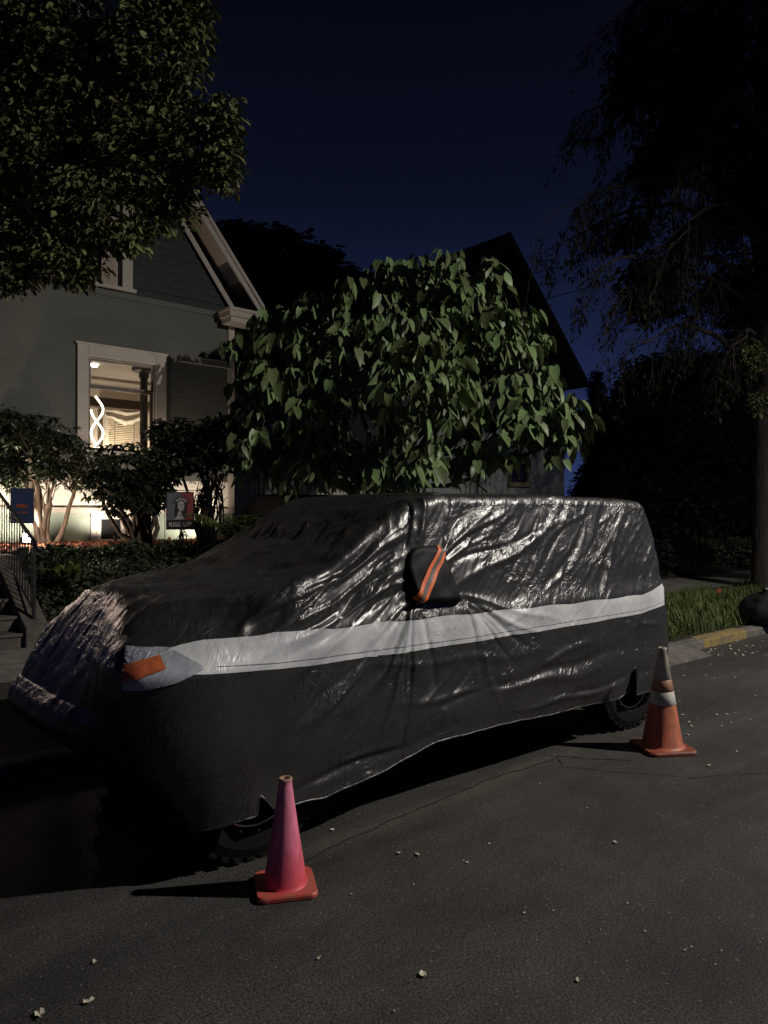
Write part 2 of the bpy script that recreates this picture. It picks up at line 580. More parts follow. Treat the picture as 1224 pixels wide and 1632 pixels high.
M = {
    'asphalt': road_material(),
    'concrete': mat('concrete', (0.20, 0.19, 0.17), 0.85, 0.35, 3, 0.004, 60),
    'old_concrete': mat('old_concrete', (0.12, 0.11, 0.10), 0.88, 0.4, 5, 0.006, 40),
    'yellow_kerb': mat('yellow_kerb_paint', (0.13, 0.115, 0.085), 0.85, 0.1, 9, 0.006, 40, col2=(0.32, 0.225, 0.06)),
    'soil': mat('soil', (0.035, 0.03, 0.02), 0.95, 0.5, 8, 0.03, 20),
    'lawn': mat('lawn', (0.03, 0.045, 0.018), 0.95, 0.5, 5, 0.03, 30),
    'mulch': mat('red_mulch', (0.22, 0.085, 0.05), 0.95, 0.5, 35, 0.03, 40),
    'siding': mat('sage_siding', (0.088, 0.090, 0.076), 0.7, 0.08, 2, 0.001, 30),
    'siding_low': mat('uplit_siding', (0.55, 0.51, 0.44), 0.65, 0.05, 2),  # uplight glow on the lowest boards put into their colour
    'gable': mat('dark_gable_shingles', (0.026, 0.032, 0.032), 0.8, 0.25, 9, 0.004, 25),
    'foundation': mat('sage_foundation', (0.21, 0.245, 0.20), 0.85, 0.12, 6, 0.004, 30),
    'trim': mat('cream_trim', (0.36, 0.32, 0.275), 0.55, 0.06, 4),
    'soffit': mat('soffit_boards', (0.36, 0.28, 0.22), 0.7, 0.1, 8),
    'roof': mat('roof_shingles', (0.05, 0.045, 0.045), 0.9, 0.4, 14, 0.01, 30),
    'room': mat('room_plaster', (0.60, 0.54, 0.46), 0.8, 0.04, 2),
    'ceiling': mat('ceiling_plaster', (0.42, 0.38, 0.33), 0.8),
    'black_metal': mat('black_metal', (0.012, 0.012, 0.012), 0.4, 0.2, 20),
    'rail_metal': mat('railing_paint', (0.02, 0.02, 0.02), 0.35),
    'pipe': mat('stovepipe_enamel', (0.035, 0.032, 0.03), 0.5),
    'dark_wood': mat('dark_wood', (0.06, 0.04, 0.028), 0.5, 0.3, 8),
    'blind': mat('cream_blind', (0.68, 0.6, 0.46), 0.6),
    'curtain': mat('sheer_curtain', (0.75, 0.7, 0.6), 0.8),
    'led': mat('led_strip', (0.9, 0.85, 0.75), 0.5, emit=(1.0, 0.86, 0.66), estr=4.0),
    'bulb': mat('bulb_glass', (0.9, 0.85, 0.8), 0.4, emit=(1.0, 0.92, 0.8), estr=12.0),
    'lens': mat('lamp_lens', (0.9, 0.85, 0.8), 0.4, emit=(1.0, 0.85, 0.66), estr=30.0),
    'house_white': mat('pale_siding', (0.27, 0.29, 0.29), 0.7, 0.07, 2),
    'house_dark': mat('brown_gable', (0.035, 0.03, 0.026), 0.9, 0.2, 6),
    'sill': mat('yellowed_frame', (0.20, 0.17, 0.09), 0.6),
    'bark': mat('bark', (0.075, 0.06, 0.045), 0.95, 0.5, 14, 0.02, 22, stretch=(1, 1, 0.25)),
    'bark_pale': mat('pale_bark', (0.19, 0.155, 0.12), 0.9, 0.35, 16, 0.008, 30, stretch=(1, 1, 0.3)),
    'bark_dark': mat('dark_bark', (0.05, 0.041, 0.034), 0.95, 0.5, 10, 0.03, 16, stretch=(1, 1, 0.2)),
    'leaf_big': mat('broad_leaf', (0.115, 0.165, 0.065), 0.45, island=0.5, spec=0.4),
    'leaf_rhodo': mat('leathery_leaf', (0.026, 0.036, 0.016), 0.4, island=0.4, spec=0.45),
    'leaf_over': mat('small_leaf', (0.112, 0.122, 0.047), 0.6, island=0.6, spec=0.25),
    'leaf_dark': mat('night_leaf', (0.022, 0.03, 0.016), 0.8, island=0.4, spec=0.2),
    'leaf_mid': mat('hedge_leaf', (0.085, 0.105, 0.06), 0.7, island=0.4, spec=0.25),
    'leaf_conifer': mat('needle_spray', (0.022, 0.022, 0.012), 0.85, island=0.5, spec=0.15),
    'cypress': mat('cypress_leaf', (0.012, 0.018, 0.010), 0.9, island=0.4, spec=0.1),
    'fern': mat('fern_leaf', (0.11, 0.14, 0.035), 0.6, island=0.3),
    'ivy': mat('ground_leaf', (0.04, 0.055, 0.022), 0.6, island=0.5),
    'grass': mat('grass_blade', (0.09, 0.12, 0.033), 0.65, island=0.45, spec=0.3),
    'flower': mat('pale_flower', (0.35, 0.32, 0.25), 0.8),
    'petal': mat('petal', (0.62, 0.58, 0.46), 0.6, island=0.2),
    'cover': cover_material('cover_fabric', (0.029, 0.0285, 0.027), 0.345, 1.0, 0.9),
    'pocket': mat('pocket_fabric', (0.005, 0.005, 0.005), 0.6, bump=0.002, bscale=14, spec=0.2),
    'silver': cover_material('silver_reflective_fabric', (0.68, 0.70, 0.715), 0.36, 0.6, 0.6),
    'silver_blue': cover_material('blue_lit_reflective_fabric', (0.38, 0.40, 0.46), 0.30, 1.6, 0.7),  # bluish light reflected by the patch put into its colour
    'orange_tape': mat('orange_reflective_tape', (0.85, 0.17, 0.035), 0.5, 0.15, 60),
    'grey_tape': mat('grey_reflective_tape', (0.13, 0.115, 0.10), 0.4),
    'tyre': mat('tyre_rubber', (0.008, 0.008, 0.008), 0.8, 0.3, 30, spec=0.2),
    'rim': mat('wheel_rim', (0.30, 0.30, 0.31), 0.2, metal=1.0),
    'rim_dark': mat('black_wheel', (0.02, 0.02, 0.022), 0.3, metal=0.3),
    'paint_dark': mat('dark_car_paint', (0.005, 0.005, 0.006), 0.6, spec=0.05),
    'glass_dark': mat('dark_glass', (0.01, 0.01, 0.011), 0.15, spec=0.3),
    'white_fence': mat('white_fence_paint', (0.5, 0.47, 0.4), 0.7, 0.1, 6),
    'plastic_black': mat('black_plastic', (0.01, 0.01, 0.01), 0.5, bump=0.02, bscale=6),
    'orange_reflector': mat('orange_reflector', (0.22, 0.05, 0.02), 0.4),
    'flag_grey': mat('flag_grey', (0.11, 0.11, 0.125), 0.8),
    'flag_red': mat('flag_red', (0.20, 0.035, 0.035), 0.8),
    'flag_black': mat('flag_black', (0.012, 0.012, 0.013), 0.8),
    'flag_pale': mat('flag_pale', (0.34, 0.32, 0.30), 0.8),
    'flag_mid': mat('flag_mid', (0.17, 0.155, 0.15), 0.8),
    'flag_blue': mat('flag_blue', (0.035, 0.055, 0.13), 0.8),
    'flag_orange': mat('flag_orange', (0.35, 0.08, 0.03), 0.8),
    'stair': mat('stair_concrete', (0.11, 0.095, 0.08), 0.9, 0.4, 5, 0.005, 30),
    'crack': mat('tar_crack', (0.02, 0.019, 0.018), 0.8),
}
gl = bpy.data.materials.new('window_glass')
gl.use_nodes = True
_b = gl.node_tree.nodes['Principled BSDF']
_b.inputs['Base Color'].default_value = (0.9, 0.9, 0.9, 1)
_b.inputs['Roughness'].default_value = 0.02
_b.inputs['Transmission Weight'].default_value = 1.0
_b.inputs['IOR'].default_value = 1.02
_b.inputs['Specular IOR Level'].default_value = 0.5
M['glass'] = gl

# ------------------------------------------------------------------ the setting
def sheet(name, x0, x1, y0, y1, z, m, nx=1, ny=1, zf=None):
    xs = np.linspace(x0, x1, nx + 1)
    ys = np.linspace(y0, y1, ny + 1)
    gx, gy = np.meshgrid(xs, ys, indexing='ij')
    gz = np.full(gx.shape, z, float) if zf is None else zf(gx, gy)
    v = np.stack([gx, gy, gz], -1).reshape(-1, 3)
    f = [(i * (ny + 1) + j, (i + 1) * (ny + 1) + j, (i + 1) * (ny + 1) + j + 1, i * (ny + 1) + j + 1)
         for i in range(nx) for j in range(ny)]
    b = MB()
    b.add(v, f)
    o = b.build(name, m, smooth=zf is not None, recalc=False)
    return tag(o, kind='structure')


tag(sheet('ground', -300, 300, -300, 300, -0.06, M['lawn']), kind='structure')
sheet('road', -60, 90, -9, 5.05, 0.0, M['asphalt'])


def kerb_line(x):
    return 5.0 - 0.56 * float(sstep(5.2, 7.6, x))


def strip_mesh(name, xs, f0, f1, z0, z1, m, thick=0.16):
    """solid strip between two lines Y=f0(x) and Y=f1(x) with its top at z"""
    b = MB()
    v, f = [], []
    for x in xs:
        v += [(x, f0(x), z0 - thick), (x, f0(x), z0), (x, f1(x), z1), (x, f1(x), z1 - thick)]
    for i in range(len(xs) - 1):
        for k in range(3):
            f.append((i * 4 + k, (i + 1) * 4 + k, (i + 1) * 4 + k + 1, i * 4 + k + 1))
    f.append((0, 1, 2, 3))
    n = (len(xs) - 1) * 4
    f.append((n + 3, n + 2, n + 1, n))
    b.add(v, f)
    return tag(b.build(name, m), kind='structure')


XS = list(np.linspace(-30, 4.8, 12)) + list(np.linspace(5.2, 9.0, 14)) + list(np.linspace(9.6, 70, 16))
kb = strip_mesh('kerb', XS, kerb_line, lambda x: kerb_line(x) + 0.16, 0.10, 0.115, M['old_concrete'])
bevel(kb, 0.02)
strip_mesh('planting_strip', XS, lambda x: kerb_line(x) + 0.16, lambda x: 7.3, 0.10, 0.15, M['soil'])
strip_mesh('sidewalk', XS, lambda x: 7.3, lambda x: 9.0, 0.155, 0.16, M['concrete'])
yk = strip_mesh('painted_kerb', [9.0, 9.4, 9.8, 10.2], lambda x: kerb_line(x) - 0.004, lambda x: kerb_line(x) + 0.19, 0.107, 0.122, M['yellow_kerb'], 0.14)
bevel(yk, 0.02)
strip_mesh('driveway_apron', [6.8, 7.2, 7.6, 8.1, 8.6], lambda x: kerb_line(x) - 0.30, lambda x: kerb_line(x) - 0.002, 0.006, 0.09, M['old_concrete'], 0.02)


def yard_z(x, y):
    front = 0.15 + 0.98 * sstep(9.05, 10.5, y)
    drive = 0.15 + 0.41 * sstep(8.9, 10.2, y) + 0.54 * sstep(13.3, 15.0, y)
    w = sstep(6.95, 7.4, x)
    z = front * (1 - w) + drive * w
    return z


sheet('yard', 2.62, 60, 9.0, 40, 0, M['soil'], 110, 60, lambda x, y: yard_z(x, y) + 0.02 * np.sin(x * 3.1) * np.sin(y * 2.3))
sheet('yard', -30, 0.6, 9.0, 40, 0, M['soil'], 30, 60, lambda x, y: yard_z(x, y))
sheet('landing', 0.6, 2.62, 10.35, 40, 0.99, M['stair'])
sheet('mulch_bed', 2.62, 6.95, 10.9, 12.98, 0, M['mulch'], 60, 30,
      lambda x, y: yard_z(x, y) + 0.045 + 0.03 * np.sin(x * 9.1 + y * 5) * np.sin(y * 7.3) + 0.02 * np.sin(x * 23))

# pavement seam and cracks: shallow tar filled lines
def crack(pts, w):
    b = MB()
    pts = np.array(pts)
    fine = []
    for i in range(len(pts) - 1):
        for t in np.linspace(0, 1, 26)[:-1]:
            fine.append(pts[i] * (1 - t) + pts[i + 1] * t)
    fine = np.array(fine)
    j = np.stack([pnoise(np.stack([fine[:, 0] * 5, fine[:, 1] * 5, fine[:, 0] * 0 + k], -1)) for k in (0.3, 9.1)], -1) * 0.035
    fine[:, :2] += j
    t = np.gradient(fine[:, :2], axis=0)
    t /= np.linalg.norm(t, axis=1)[:, None]
    n = np.stack([-t[:, 1], t[:, 0]], -1)
    ww = w * (0.4 + np.abs(pnoise(np.stack([fine[:, 0] * 13, fine[:, 1] * 13, fine[:, 0] * 0], -1))) * 2.4)
    l = fine[:, :2] + n * ww[:, None]
    r = fine[:, :2] - n * ww[:, None]
    v = [(a[0], a[1], 0.004) for a in l] + [(a[0], a[1], 0.004) for a in r]
    k = len(l)
    b.add(v, [(i, i + 1, i + 1 + k, i + k) for i in range(k - 1)])
    o = b.build('pavement_crack', M['crack'], recalc=False)
    return tag(o, kind='structure')


crack([(1.85, 2.93), (2.6, 3.03), (3.5, 3.10), (4.25, 3.08)], 0.006)
crack([(4.15, 3.18), (4.30, 2.95), (4.52, 2.72)], 0.006)
crack([(4.2, 3.1), (4.05, 2.95), (4.5, 2.3), (5.5, 1.7), (7.5, 1.2)], 0.004)

# ------------------------------------------------------------------ car cover surface
_tx = np.linspace(1.0, 5.8, 481)
_tp = np.interp(_tx, [1.0, 1.45, 1.8, 2.12, 2.28, 2.63, 2.92, 3.10, 4.2, 5.0, 5.3, 5.8],
                [1.175, 1.20, 1.232, 1.258, 1.295, 1.46, 1.66, 1.765, 1.785, 1.775, 1.755, 1.72])
_k = np.hanning(11)
_k /= _k.sum()
_tp = np.convolve(np.pad(_tp, 5, mode='edge'), _k, 'valid')


def top_z(x):
    return np.interp(x, _tx, _tp)


def hem_z(x):
    h = np.interp(x, [1.2, 1.45, 1.62, 1.76, 1.80, 1.86, 1.95, 2.17, 2.5, 2.96, 3.4, 3.87, 4.5, 4.82, 4.87, 4.91, 4.95, 4.985, 5.3, 5.6],
                  [0.16, 0.225, 0.25, 0.265, 0.36, 0.27, 0.26, 0.24, 0.28, 0.365, 0.365, 0.345, 0.325, 0.315, 0.33, 0.47, 0.53, 0.30, 0.29, 0.29])
    return h + 0.003 * np.sin(x * 9) + 0.0015 * np.sin(x * 31)


def ridge_z(x):
    return np.interp(x, [1.6, 1.84, 2.1, 2.3, 2.63, 2.9, 3.05, 3.2], [0.0, -0.01, 0.05, 0.075, 0.115, 0.075, 0.02, 0.0])


def cover_base(a, b, c):
    Lx, W, H, r = 4.0, 1.86, 1.35, 0.055
    p = np.stack([a * Lx, b * W, c * H], -1)
    q = np.clip(p, [r, r, -9], [Lx - r, W - r, H - r])
    d = p - q
    n = np.linalg.norm(d, axis=-1)
    p = np.where((n > 1e-9)[..., None], q + d / np.maximum(n, 1e-9)[..., None] * r, p)
    a, b, c = p[..., 0] / Lx, p[..., 1] / W, p[..., 2] / H
    Xb = 1.45 + a * 3.85
    hem = hem_z(Xb) + 0.24 * sstep(0.1, 0.9, b) * (1 - sstep(1.45, 1.9, Xb))
    # the cover is stretched from the roof corner to the wing, so the near edge stands as a ridge
    ridge = ridge_z(Xb) * (1 - sstep(0.0, 0.35, b))
    z = hem + c * (top_z(Xb) + ridge - hem)
    fa = sstep(0, 1, np.clip(1 - a / 0.16, 0, 1))
    xn = np.interp(z, [0.2, 0.3, 0.5, 0.7, 0.85, 0.95, 1.02, 1.1, 1.2], [1.50, 1.46, 1.34, 1.26, 1.22, 1.21, 1.25, 1.32, 1.43])
    xb_ = np.interp(z, [0.2, 0.36, 0.46, 0.54, 0.60, 0.65, 0.71, 0.80, 0.94, 1.05, 1.12, 1.2],
                    [1.50, 1.40, 1.25, 1.15, 1.125, 1.14, 1.20, 1.235, 1.31, 1.375, 1.42, 1.48])
    wn_ = sstep(0.04, 0.55, b)
    xf = xn * (1 - wn_) + xb_ * wn_
    ra = sstep(0, 1, np.clip((a - 0.86) / 0.14, 0, 1))
    xr = np.interp(z, [0.3, 0.45, 0.6, 0.75, 0.95, 1.05, 1.3, 1.6, 1.85], [5.48, 5.58, 5.63, 5.60, 5.56, 5.55, 5.50, 5.42, 5.25])
    X = Xb + fa * (xf - 1.45) + ra * (xr - 5.3)
    ins = 0.15 * np.clip(z - 1.08, 0, 1) + 0.03 * sstep(1.0, 1.2, z)
    hood = (1 - sstep(1.60, 2.05, Xb))
    ins = ins + 0.22 * sstep(0.93, 1.16, z) * hood
    ins = ins + 0.02 * (1 - sstep(0.25, 0.55, z)) - 0.06 * (1 - sstep(0.15, 0.5, z)) * (1 - sstep(1.7, 2.1, Xb)) * (b < 0.5)
    s = np.clip((X - xf) / 0.42, 0, 1)
    near_round = 0.21 * (1 - np.sqrt(np.clip(1 - (1 - s) ** 2, 0, 1)))
    s2 = np.clip((5.6 - X) / 0.3, 0, 1)
    rear_round = 0.06 * (1 - s2) ** 2
    ins = ins + near_round + rear_round
    Y = 3.93 + (b - 0.5) * 2 * (0.93 - ins)
    cr_ = (1 - (2 * b - 1) ** 2) * c ** 8
    z = z + 0.025 * cr_
    return np.stack([X, Y, z], -1)


def side_xy(px, py):
    p = ptY(px, py, 3.02)
    return p[0], p[2]


FOLDS = []


def fold(p0, p1, w, amp, w2=None):
    FOLDS.append((side_xy(*p0), side_xy(*p1), w, amp, w2 or w))


# big creases read off the photograph's side panel
fold((684, 792), (652, 880), 0.008, -0.028)
fold((700, 792), (668, 880), 0.022, 0.022)
fold((668, 800), (500, 935), 0.022, 0.022)
fold((662, 812), (470, 985), 0.020, -0.018)
fold((655, 838), (440, 1010), 0.020, 0.020)
fold((640, 880), (520, 1005), 0.020, -0.022)
fold((645, 905), (470, 1080), 0.018, 0.018)
fold((655, 962), (560, 1040), 0.014, 0.016)
fold((655, 964), (520, 1150), 0.018, -0.018)
fold((662, 966), (600, 1090), 0.016, 0.014)
fold((672, 968), (690, 1120), 0.020, -0.010)
fold((738, 962), (775, 1110), 0.012, -0.009)
fold((742, 960), (800, 1150), 0.020, 0.006)
fold((744, 958), (840, 1030), 0.016, -0.014)
fold((735, 950), (890, 990), 0.014, 0.010)
fold((730, 870), (860, 792), 0.022, 0.016)
fold((735, 890), (900, 800), 0.020, -0.012)
fold((715, 860), (790, 800), 0.018, -0.014)
fold((740, 930), (880, 850), 0.030, 0.012)
fold((800, 900), (940, 810), 0.030, 0.012)
fold((900, 930), (960, 800), 0.030, -0.014)
fold((960, 940), (1010, 810), 0.026, 0.018)
fold((340, 1050), (470, 1010), 0.014, 0.008)
fold((395, 1020), (450, 950), 0.020, 0.020)
fold((470, 1160), (560, 1085), 0.026, 0.010)
fold((500, 1275), (760, 1172), 0.030, 0.028)
fold((480, 1250), (740, 1150), 0.030, -0.020)
fold((560, 1290), (700, 1190), 0.018, 0.014)
fold((540, 1215), (680, 1170), 0.022, 0.010)
fold((640, 1120), (980, 1062), 0.026, 0.014)
fold((700, 1120), (1030, 1020), 0.030, -0.016)
fold((820, 1130), (1010, 1085), 0.020, 0.016)
fold((600, 1060), (900, 1035), 0.030, 0.010)
fold((860, 1055), (960, 1010), 0.024, 0.014)
fold((900, 1110), (1050, 1060), 0.024, -0.014)
fold((1000, 1000), (1060, 990), 0.02, 0.012)
_rf = np.random.default_rng(33)
for k in range(8):        # long folds parallel to the screen ridge
    o_ = 12 + k * 19 + _rf.uniform(-4, 4)
    fold((668 + _rf.uniform(-14, 6) - k * 3, 806 + o_ * 0.95), (432 - k * 4 + _rf.uniform(-20, 20), 962 + o_ * 0.75), _rf.uniform(0.010, 0.018), (0.017 if k % 2 == 0 else -0.013))
for k, (ex_, ey_) in enumerate(((596, 1030), (560, 1075), (500, 1120), (470, 1190), (540, 1210), (600, 1190), (640, 1180))):
    fold((656, 966), (ex_, ey_), 0.013, 0.012 if k % 2 else -0.011)
for k, (ex_, ey_) in enumerate(((745, 795), (775, 795), (815, 797), (850, 797), (880, 812), (905, 840))):
    fold((716, 872 + k * 6), (ex_, ey_), 0.014, 0.013 if k % 2 == 0 else -0.012)
for k, (ex_, ey_) in enumerate(((800, 1015), (860, 1010), (820, 1060), (770, 1090))):
    fold((740, 962), (ex_, ey_), 0.010, 0.010 if k % 2 else -0.010)
for k in range(9):
    x_ = 400 + k * 26
    fold((x_ + 70 + _rf.uniform(-8, 8), 905 + _rf.uniform(-12, 12)), (x_ - 40, 1012 + _rf.uniform(-6, 14)), _rf.uniform(0.007, 0.013), 0.009 if k % 2 else -0.009)
for k in range(10):
    x_ = 790 + k * 24
    fold((x_ + 40, 812 + _rf.uniform(0, 30)), (x_ - 25, 905 + _rf.uniform(0, 40)), _rf.uniform(0.007, 0.012), 0.007 if k % 2 else -0.007)
for k in range(11):
    x_ = 455 + k * 27
    fold((x_ + 34, 1062 + _rf.uniform(-6, 12) - k * 2), (x_ - 48, 1185 + _rf.uniform(-20, 20) - k * 3), _rf.uniform(0.010, 0.018), 0.010 if k % 2 else -0.009)
_rs = np.random.default_rng(21)
for k in range(26):       # shorter diagonal pulls between roof edge and stripe
    x = _rs.uniform(400, 1020)
    y = _rs.uniform(830, 1000)
    l = _rs.uniform(25, 80)
    a_ = R(_rs.uniform(35, 62))
    if x < 650 and y < 790 + (680 - x) * 0.72 + 20:
        continue
    fold((x, y), (x + l * math.cos(a_), y - l * math.sin(a_)), _rs.uniform(0.010, 0.022), _rs.choice([-1, 1]) * _rs.uniform(0.005, 0.012))


def displace(P, N):
    X, Y, Z = P[:, 0], P[:, 1], P[:, 2]
    d = np.zeros(len(P))
    ws = np.clip(-N[:, 1] * 1.6 - 0.1, 0, 1)
    wt = np.clip(1 - ws, 0, 1)
    for (x0, z0), (x1, z1), w, amp, w2 in FOLDS:
        ex, ez = x1 - x0, z1 - z0
        L = math.hypot(ex, ez)
        ex /= L
        ez /= L
        t = (X - x0) * ex + (Z - z0) * ez
        v = -(X - x0) * ez + (Z - z0) * ex
        v = v + 0.012 * np.sin(t * 9 + x0 * 7)
        end = sstep(-0.10 * L, 0.15 * L, t) * (1 - sstep(0.55 * L, 1.15 * L, t))
        ww = w * (0.7 + 0.9 * np.clip(t / L, 0, 1))
        d += ws * amp * end / (1 + (v / ww) ** 2) ** 1.5
    # soft diagonal pulls, tighter toward the roof edge
    c, s = math.cos(R(47)), math.sin(R(47))
    u = X * c + Z * s
    v = -X * s + Z * c
    q = np.stack([u * 1.6, v * 8.5, Y * 0 + 1.7], -1)
    warp = pnoise(np.stack([X * 2.2, Z * 2.2, Y * 2.2], -1))
    q[:, 1] += warp * 1.8
    r1 = 1 - 2 * np.abs(pnoise(q))
    up = sstep(0.95, 1.35, Z)
    d += ws * (0.003 + 0.007 * up) * r1 * (1 - 0.6 * sstep(3.3, 4.4, X) * (1 - up))
    q = np.stack([u * 4.2, v * 24 + warp * 3, Y * 0 + 7.7], -1)
    q[:, 0] += 0.8 * pnoise(np.stack([X * 7, Z * 7, Y * 0], -1))
    d += ws * 0.0042 * (0.25 + up) * (1 - 2 * np.abs(pnoise(q)))
    # lower body: long shallow drapes
    q = np.stack([X * 1.3 + Z * 1.2, Z * 4.2 - X * 0.7, Y * 0 + 5.1], -1)
    d += ws * 0.012 * (1 - up) * pnoise(q) * sstep(1.6, 3.0, X)
    # crumples with random orientation
    q = np.stack([X * 9, Y * 9, Z * 9], -1)
    q += 0.8 * np.stack([pnoise(q * 0.4 + 3), pnoise(q * 0.4 + 11), pnoise(q * 0.4 + 23)], -1)
    n2 = 1 - 2 * np.abs(pnoise(q))
    msk = sstep(-0.15, 0.25, pnoise(np.stack([X * 1.6 + 9, Y * 1.6, Z * 1.6], -1)))
    taut = 1 - 0.85 * (1 - sstep(1.9, 3.0, X)) * (1 - sstep(0.95, 1.1, Z)) * ws
    d += (0.0015 + 0.0045 * msk) * n2 * taut * (1 - 0.35 * ws)
    q2 = np.stack([X * 22, Y * 22, Z * 22], -1)
    d += (0.0012 + 0.002 * msk) * (1 - 2 * np.abs(pnoise(q2))) * taut
    # hood and screen: long wrinkles running back from the nose
    q = np.stack([X * 2.0 + Y * 1.2, Y * 9 - X * 3.5, Z * 2.5], -1)
    q[:, 1] += 1.6 * pnoise(np.stack([X * 3, Y * 3, Z * 3], -1))
    front = 1 - sstep(2.6, 3.3, X)
    nz_ = np.clip(N[:, 2] * 1.4 - 0.1, 0, 1)
    d += wt * front * 0.020 * nz_ * (1 - 2 * np.abs(pnoise(q)))
    qf = np.stack([X * 7 + Y * 5, Y * 26 - X * 11, Z * 9], -1)
    qf[:, 1] += 2.2 * pnoise(np.stack([X * 6, Y * 6, Z * 6], -1))
    d += wt * front * 0.0030 * (0.3 + nz_) * (1 - 2 * np.abs(pnoise(qf)))
    q = np.stack([X * 5.5, Y * 5.5, Z * 5.5], -1)
    d += wt * front * 0.015 * nz_ * (1 - 2 * np.abs(pnoise(q + 7)))
    d += wt * (1 - front) * 0.004 * pnoise(np.stack([X * 3, Y * 6, Z * 3], -1))
    # vertical drape at the front face
    q = np.stack([Y * 8 + Z * 1.5, Z * 1.5, X * 1.5 + 4], -1)
    d *= 0.35 + 0.65 * sstep(0.0, 0.12, Z - hem_z(X))
    wf = np.clip(-N[:, 0] * 1.3, 0, 1) * (1 - sstep(1.6, 1.9, X))
    d *= 1 - 0.65 * wf
    qp = np.stack([Y * 17 + Z * 6 + 3, Z * 2.2 - Y * 1.5, X * 0], -1)
    qp[:, 0] += 1.6 * pnoise(np.stack([Y * 3, Z * 3, X * 3], -1))
    d += wf * 0.0055 * (1 - 2 * np.abs(pnoise(qp)))
    qg = np.stack([Y * 6.5 + Z * 4.5, Z * 1.2 - Y * 0.6, X * 0 + 2], -1)
    qg[:, 0] += 1.2 * pnoise(np.stack([Y * 2, Z * 2, X * 2], -1))
    d += wf * 0.010 * (1 - 2 * np.abs(pnoise(qg)))
    d += wf * 0.002 * (1 - 2 * np.abs(pnoise(q)))
    q = np.stack([Y * 5 - Z * 3.0, Z * 3.0, X * 2 + 9], -1)
    d += wf * 0.010 * pnoise(q * 0.6)
    return d


def cover_points(a, b, c, off=0.0):
    a, b, c = [np.asarray(k, float).ravel() for k in np.broadcast_arrays(a, b, c)]
    e = 0.004
    P = cover_base(a, b, c)
    return P


def surf_side(a, c, off):
    """near side point (b = 0) plus the same displacement as the cover, lifted by off"""
    a = np.asarray(a, float).ravel()
    c = np.asarray(c, float).ravel()
    b = np.zeros_like(a)
    e = 0.003
    P = cover_base(a, b, c)
    Pa = cover_base(a + e, b, c) - cover_base(a - e, b, c)
    Pc = cover_base(a, b, c + e) - cover_base(a, b, c - e)
    N = np.cross(Pa, Pc)
    N /= np.linalg.norm(N, axis=1)[:, None]
    N *= np.where(N[:, 1:2] > 0, -1, 1)
    d = displace(P, N)
    return P + N * (d + off)[:, None]


def a_of_x(x, z):
    """a for a wanted X on the near side by bisection"""
    x = np.asarray(x, float)
    lo, hi = np.zeros_like(x), np.ones_like(x)
    for _ in range(22):
        m = (lo + hi) / 2
        Xb = 1.45 + m * 3.85
        c = (z - hem_z(Xb)) / (top_z(Xb) + ridge_z(Xb) - hem_z(Xb))
        X = cover_base(m, np.zeros_like(m), c)[..., 0]
        lo = np.where(X < x, m, lo)
        hi = np.where(X < x, hi, m)
    m = (lo + hi) / 2
    Xb = 1.45 + m * 3.85
    return m, (z - hem_z(Xb)) / (top_z(Xb) + ridge_z(Xb) - hem_z(Xb))


def build_cover_panel(parent):
    NX, NY, NZ = 380, 90, 116
    idx = {}
    coords = []

    def vid(i, j, k):
        key = (i, j, k)
        if key not in idx:
            idx[key] = len(coords)
            coords.append((i / NX, j / NY, k / NZ))
        return idx[key]
    faces = []
    for i in range(NX):
        for k in range(NZ):
            faces.append((vid(i, 0, k), vid(i + 1, 0, k), vid(i + 1, 0, k + 1), vid(i, 0, k + 1)))
            faces.append((vid(i, NY, k), vid(i, NY, k + 1), vid(i + 1, NY, k + 1), vid(i + 1, NY, k)))
        for j in range(NY):
            faces.append((vid(i, j, NZ), vid(i + 1, j, NZ), vid(i + 1, j + 1, NZ), vid(i, j + 1, NZ)))
    for j in range(NY):
        for k in range(NZ):
            faces.append((vid(0, j, k), vid(0, j, k + 1), vid(0, j + 1, k + 1), vid(0, j + 1, k)))
            faces.append((vid(NX, j, k), vid(NX, j + 1, k), vid(NX, j + 1, k + 1), vid(NX, j, k + 1)))
    C = np.array(coords)
    P = cover_base(C[:, 0], C[:, 1], C[:, 2])
    F = np.array(faces)
    n = np.cross(P[F[:, 2]] - P[F[:, 0]], P[F[:, 3]] - P[F[:, 1]])
    N = np.zeros_like(P)
    for q in range(4):
        np.add.at(N, F[:, q], n)
    N /= np.linalg.norm(N, axis=1)[:, None] + 1e-12
    P = P + N * displace(P, N)[:, None]
    # hem edge of the nose pulled in under the bumper
    b = MB()
    b.v = [P]
    b.f = faces
    b.n = len(P)
    return b.build('panel', M['cover'], parent, smooth=True, recalc=False), P


cover = thing('car_cover', 'wrinkled black plastic cover with a silver stripe pulled over the boxy parked car', 'car cover', (3.4, 3.9, 0.3))
panel, _ = build_cover_panel(cover)


def side_patch(name, m, parent, xs, top, bot, off, rows=10):
    """ribbon lying on the near side between the lines z=bot(x) and z=top(x)"""
    xs = np.asarray(xs, float)
    V = []
    for r_ in range(rows + 1):
        t = r_ / rows
        z = bot(xs) * (1 - t) + top(xs) * t
        a, c = a_of_x(xs, z)
        V.append(surf_side(a, c, off))
    V = np.array(V)
    n = len(xs)
    # back side so that the band has a thickness
    f = []
    for r_ in range(rows):
        for i in range(n - 1):
            f.append((r_ * n + i, r_ * n + i + 1, (r_ + 1) * n + i + 1, (r_ + 1) * n + i))
    b = MB()
    b.add(V.reshape(-1, 3), f)
    return b.build(name, m, parent, smooth=True, recalc=False)


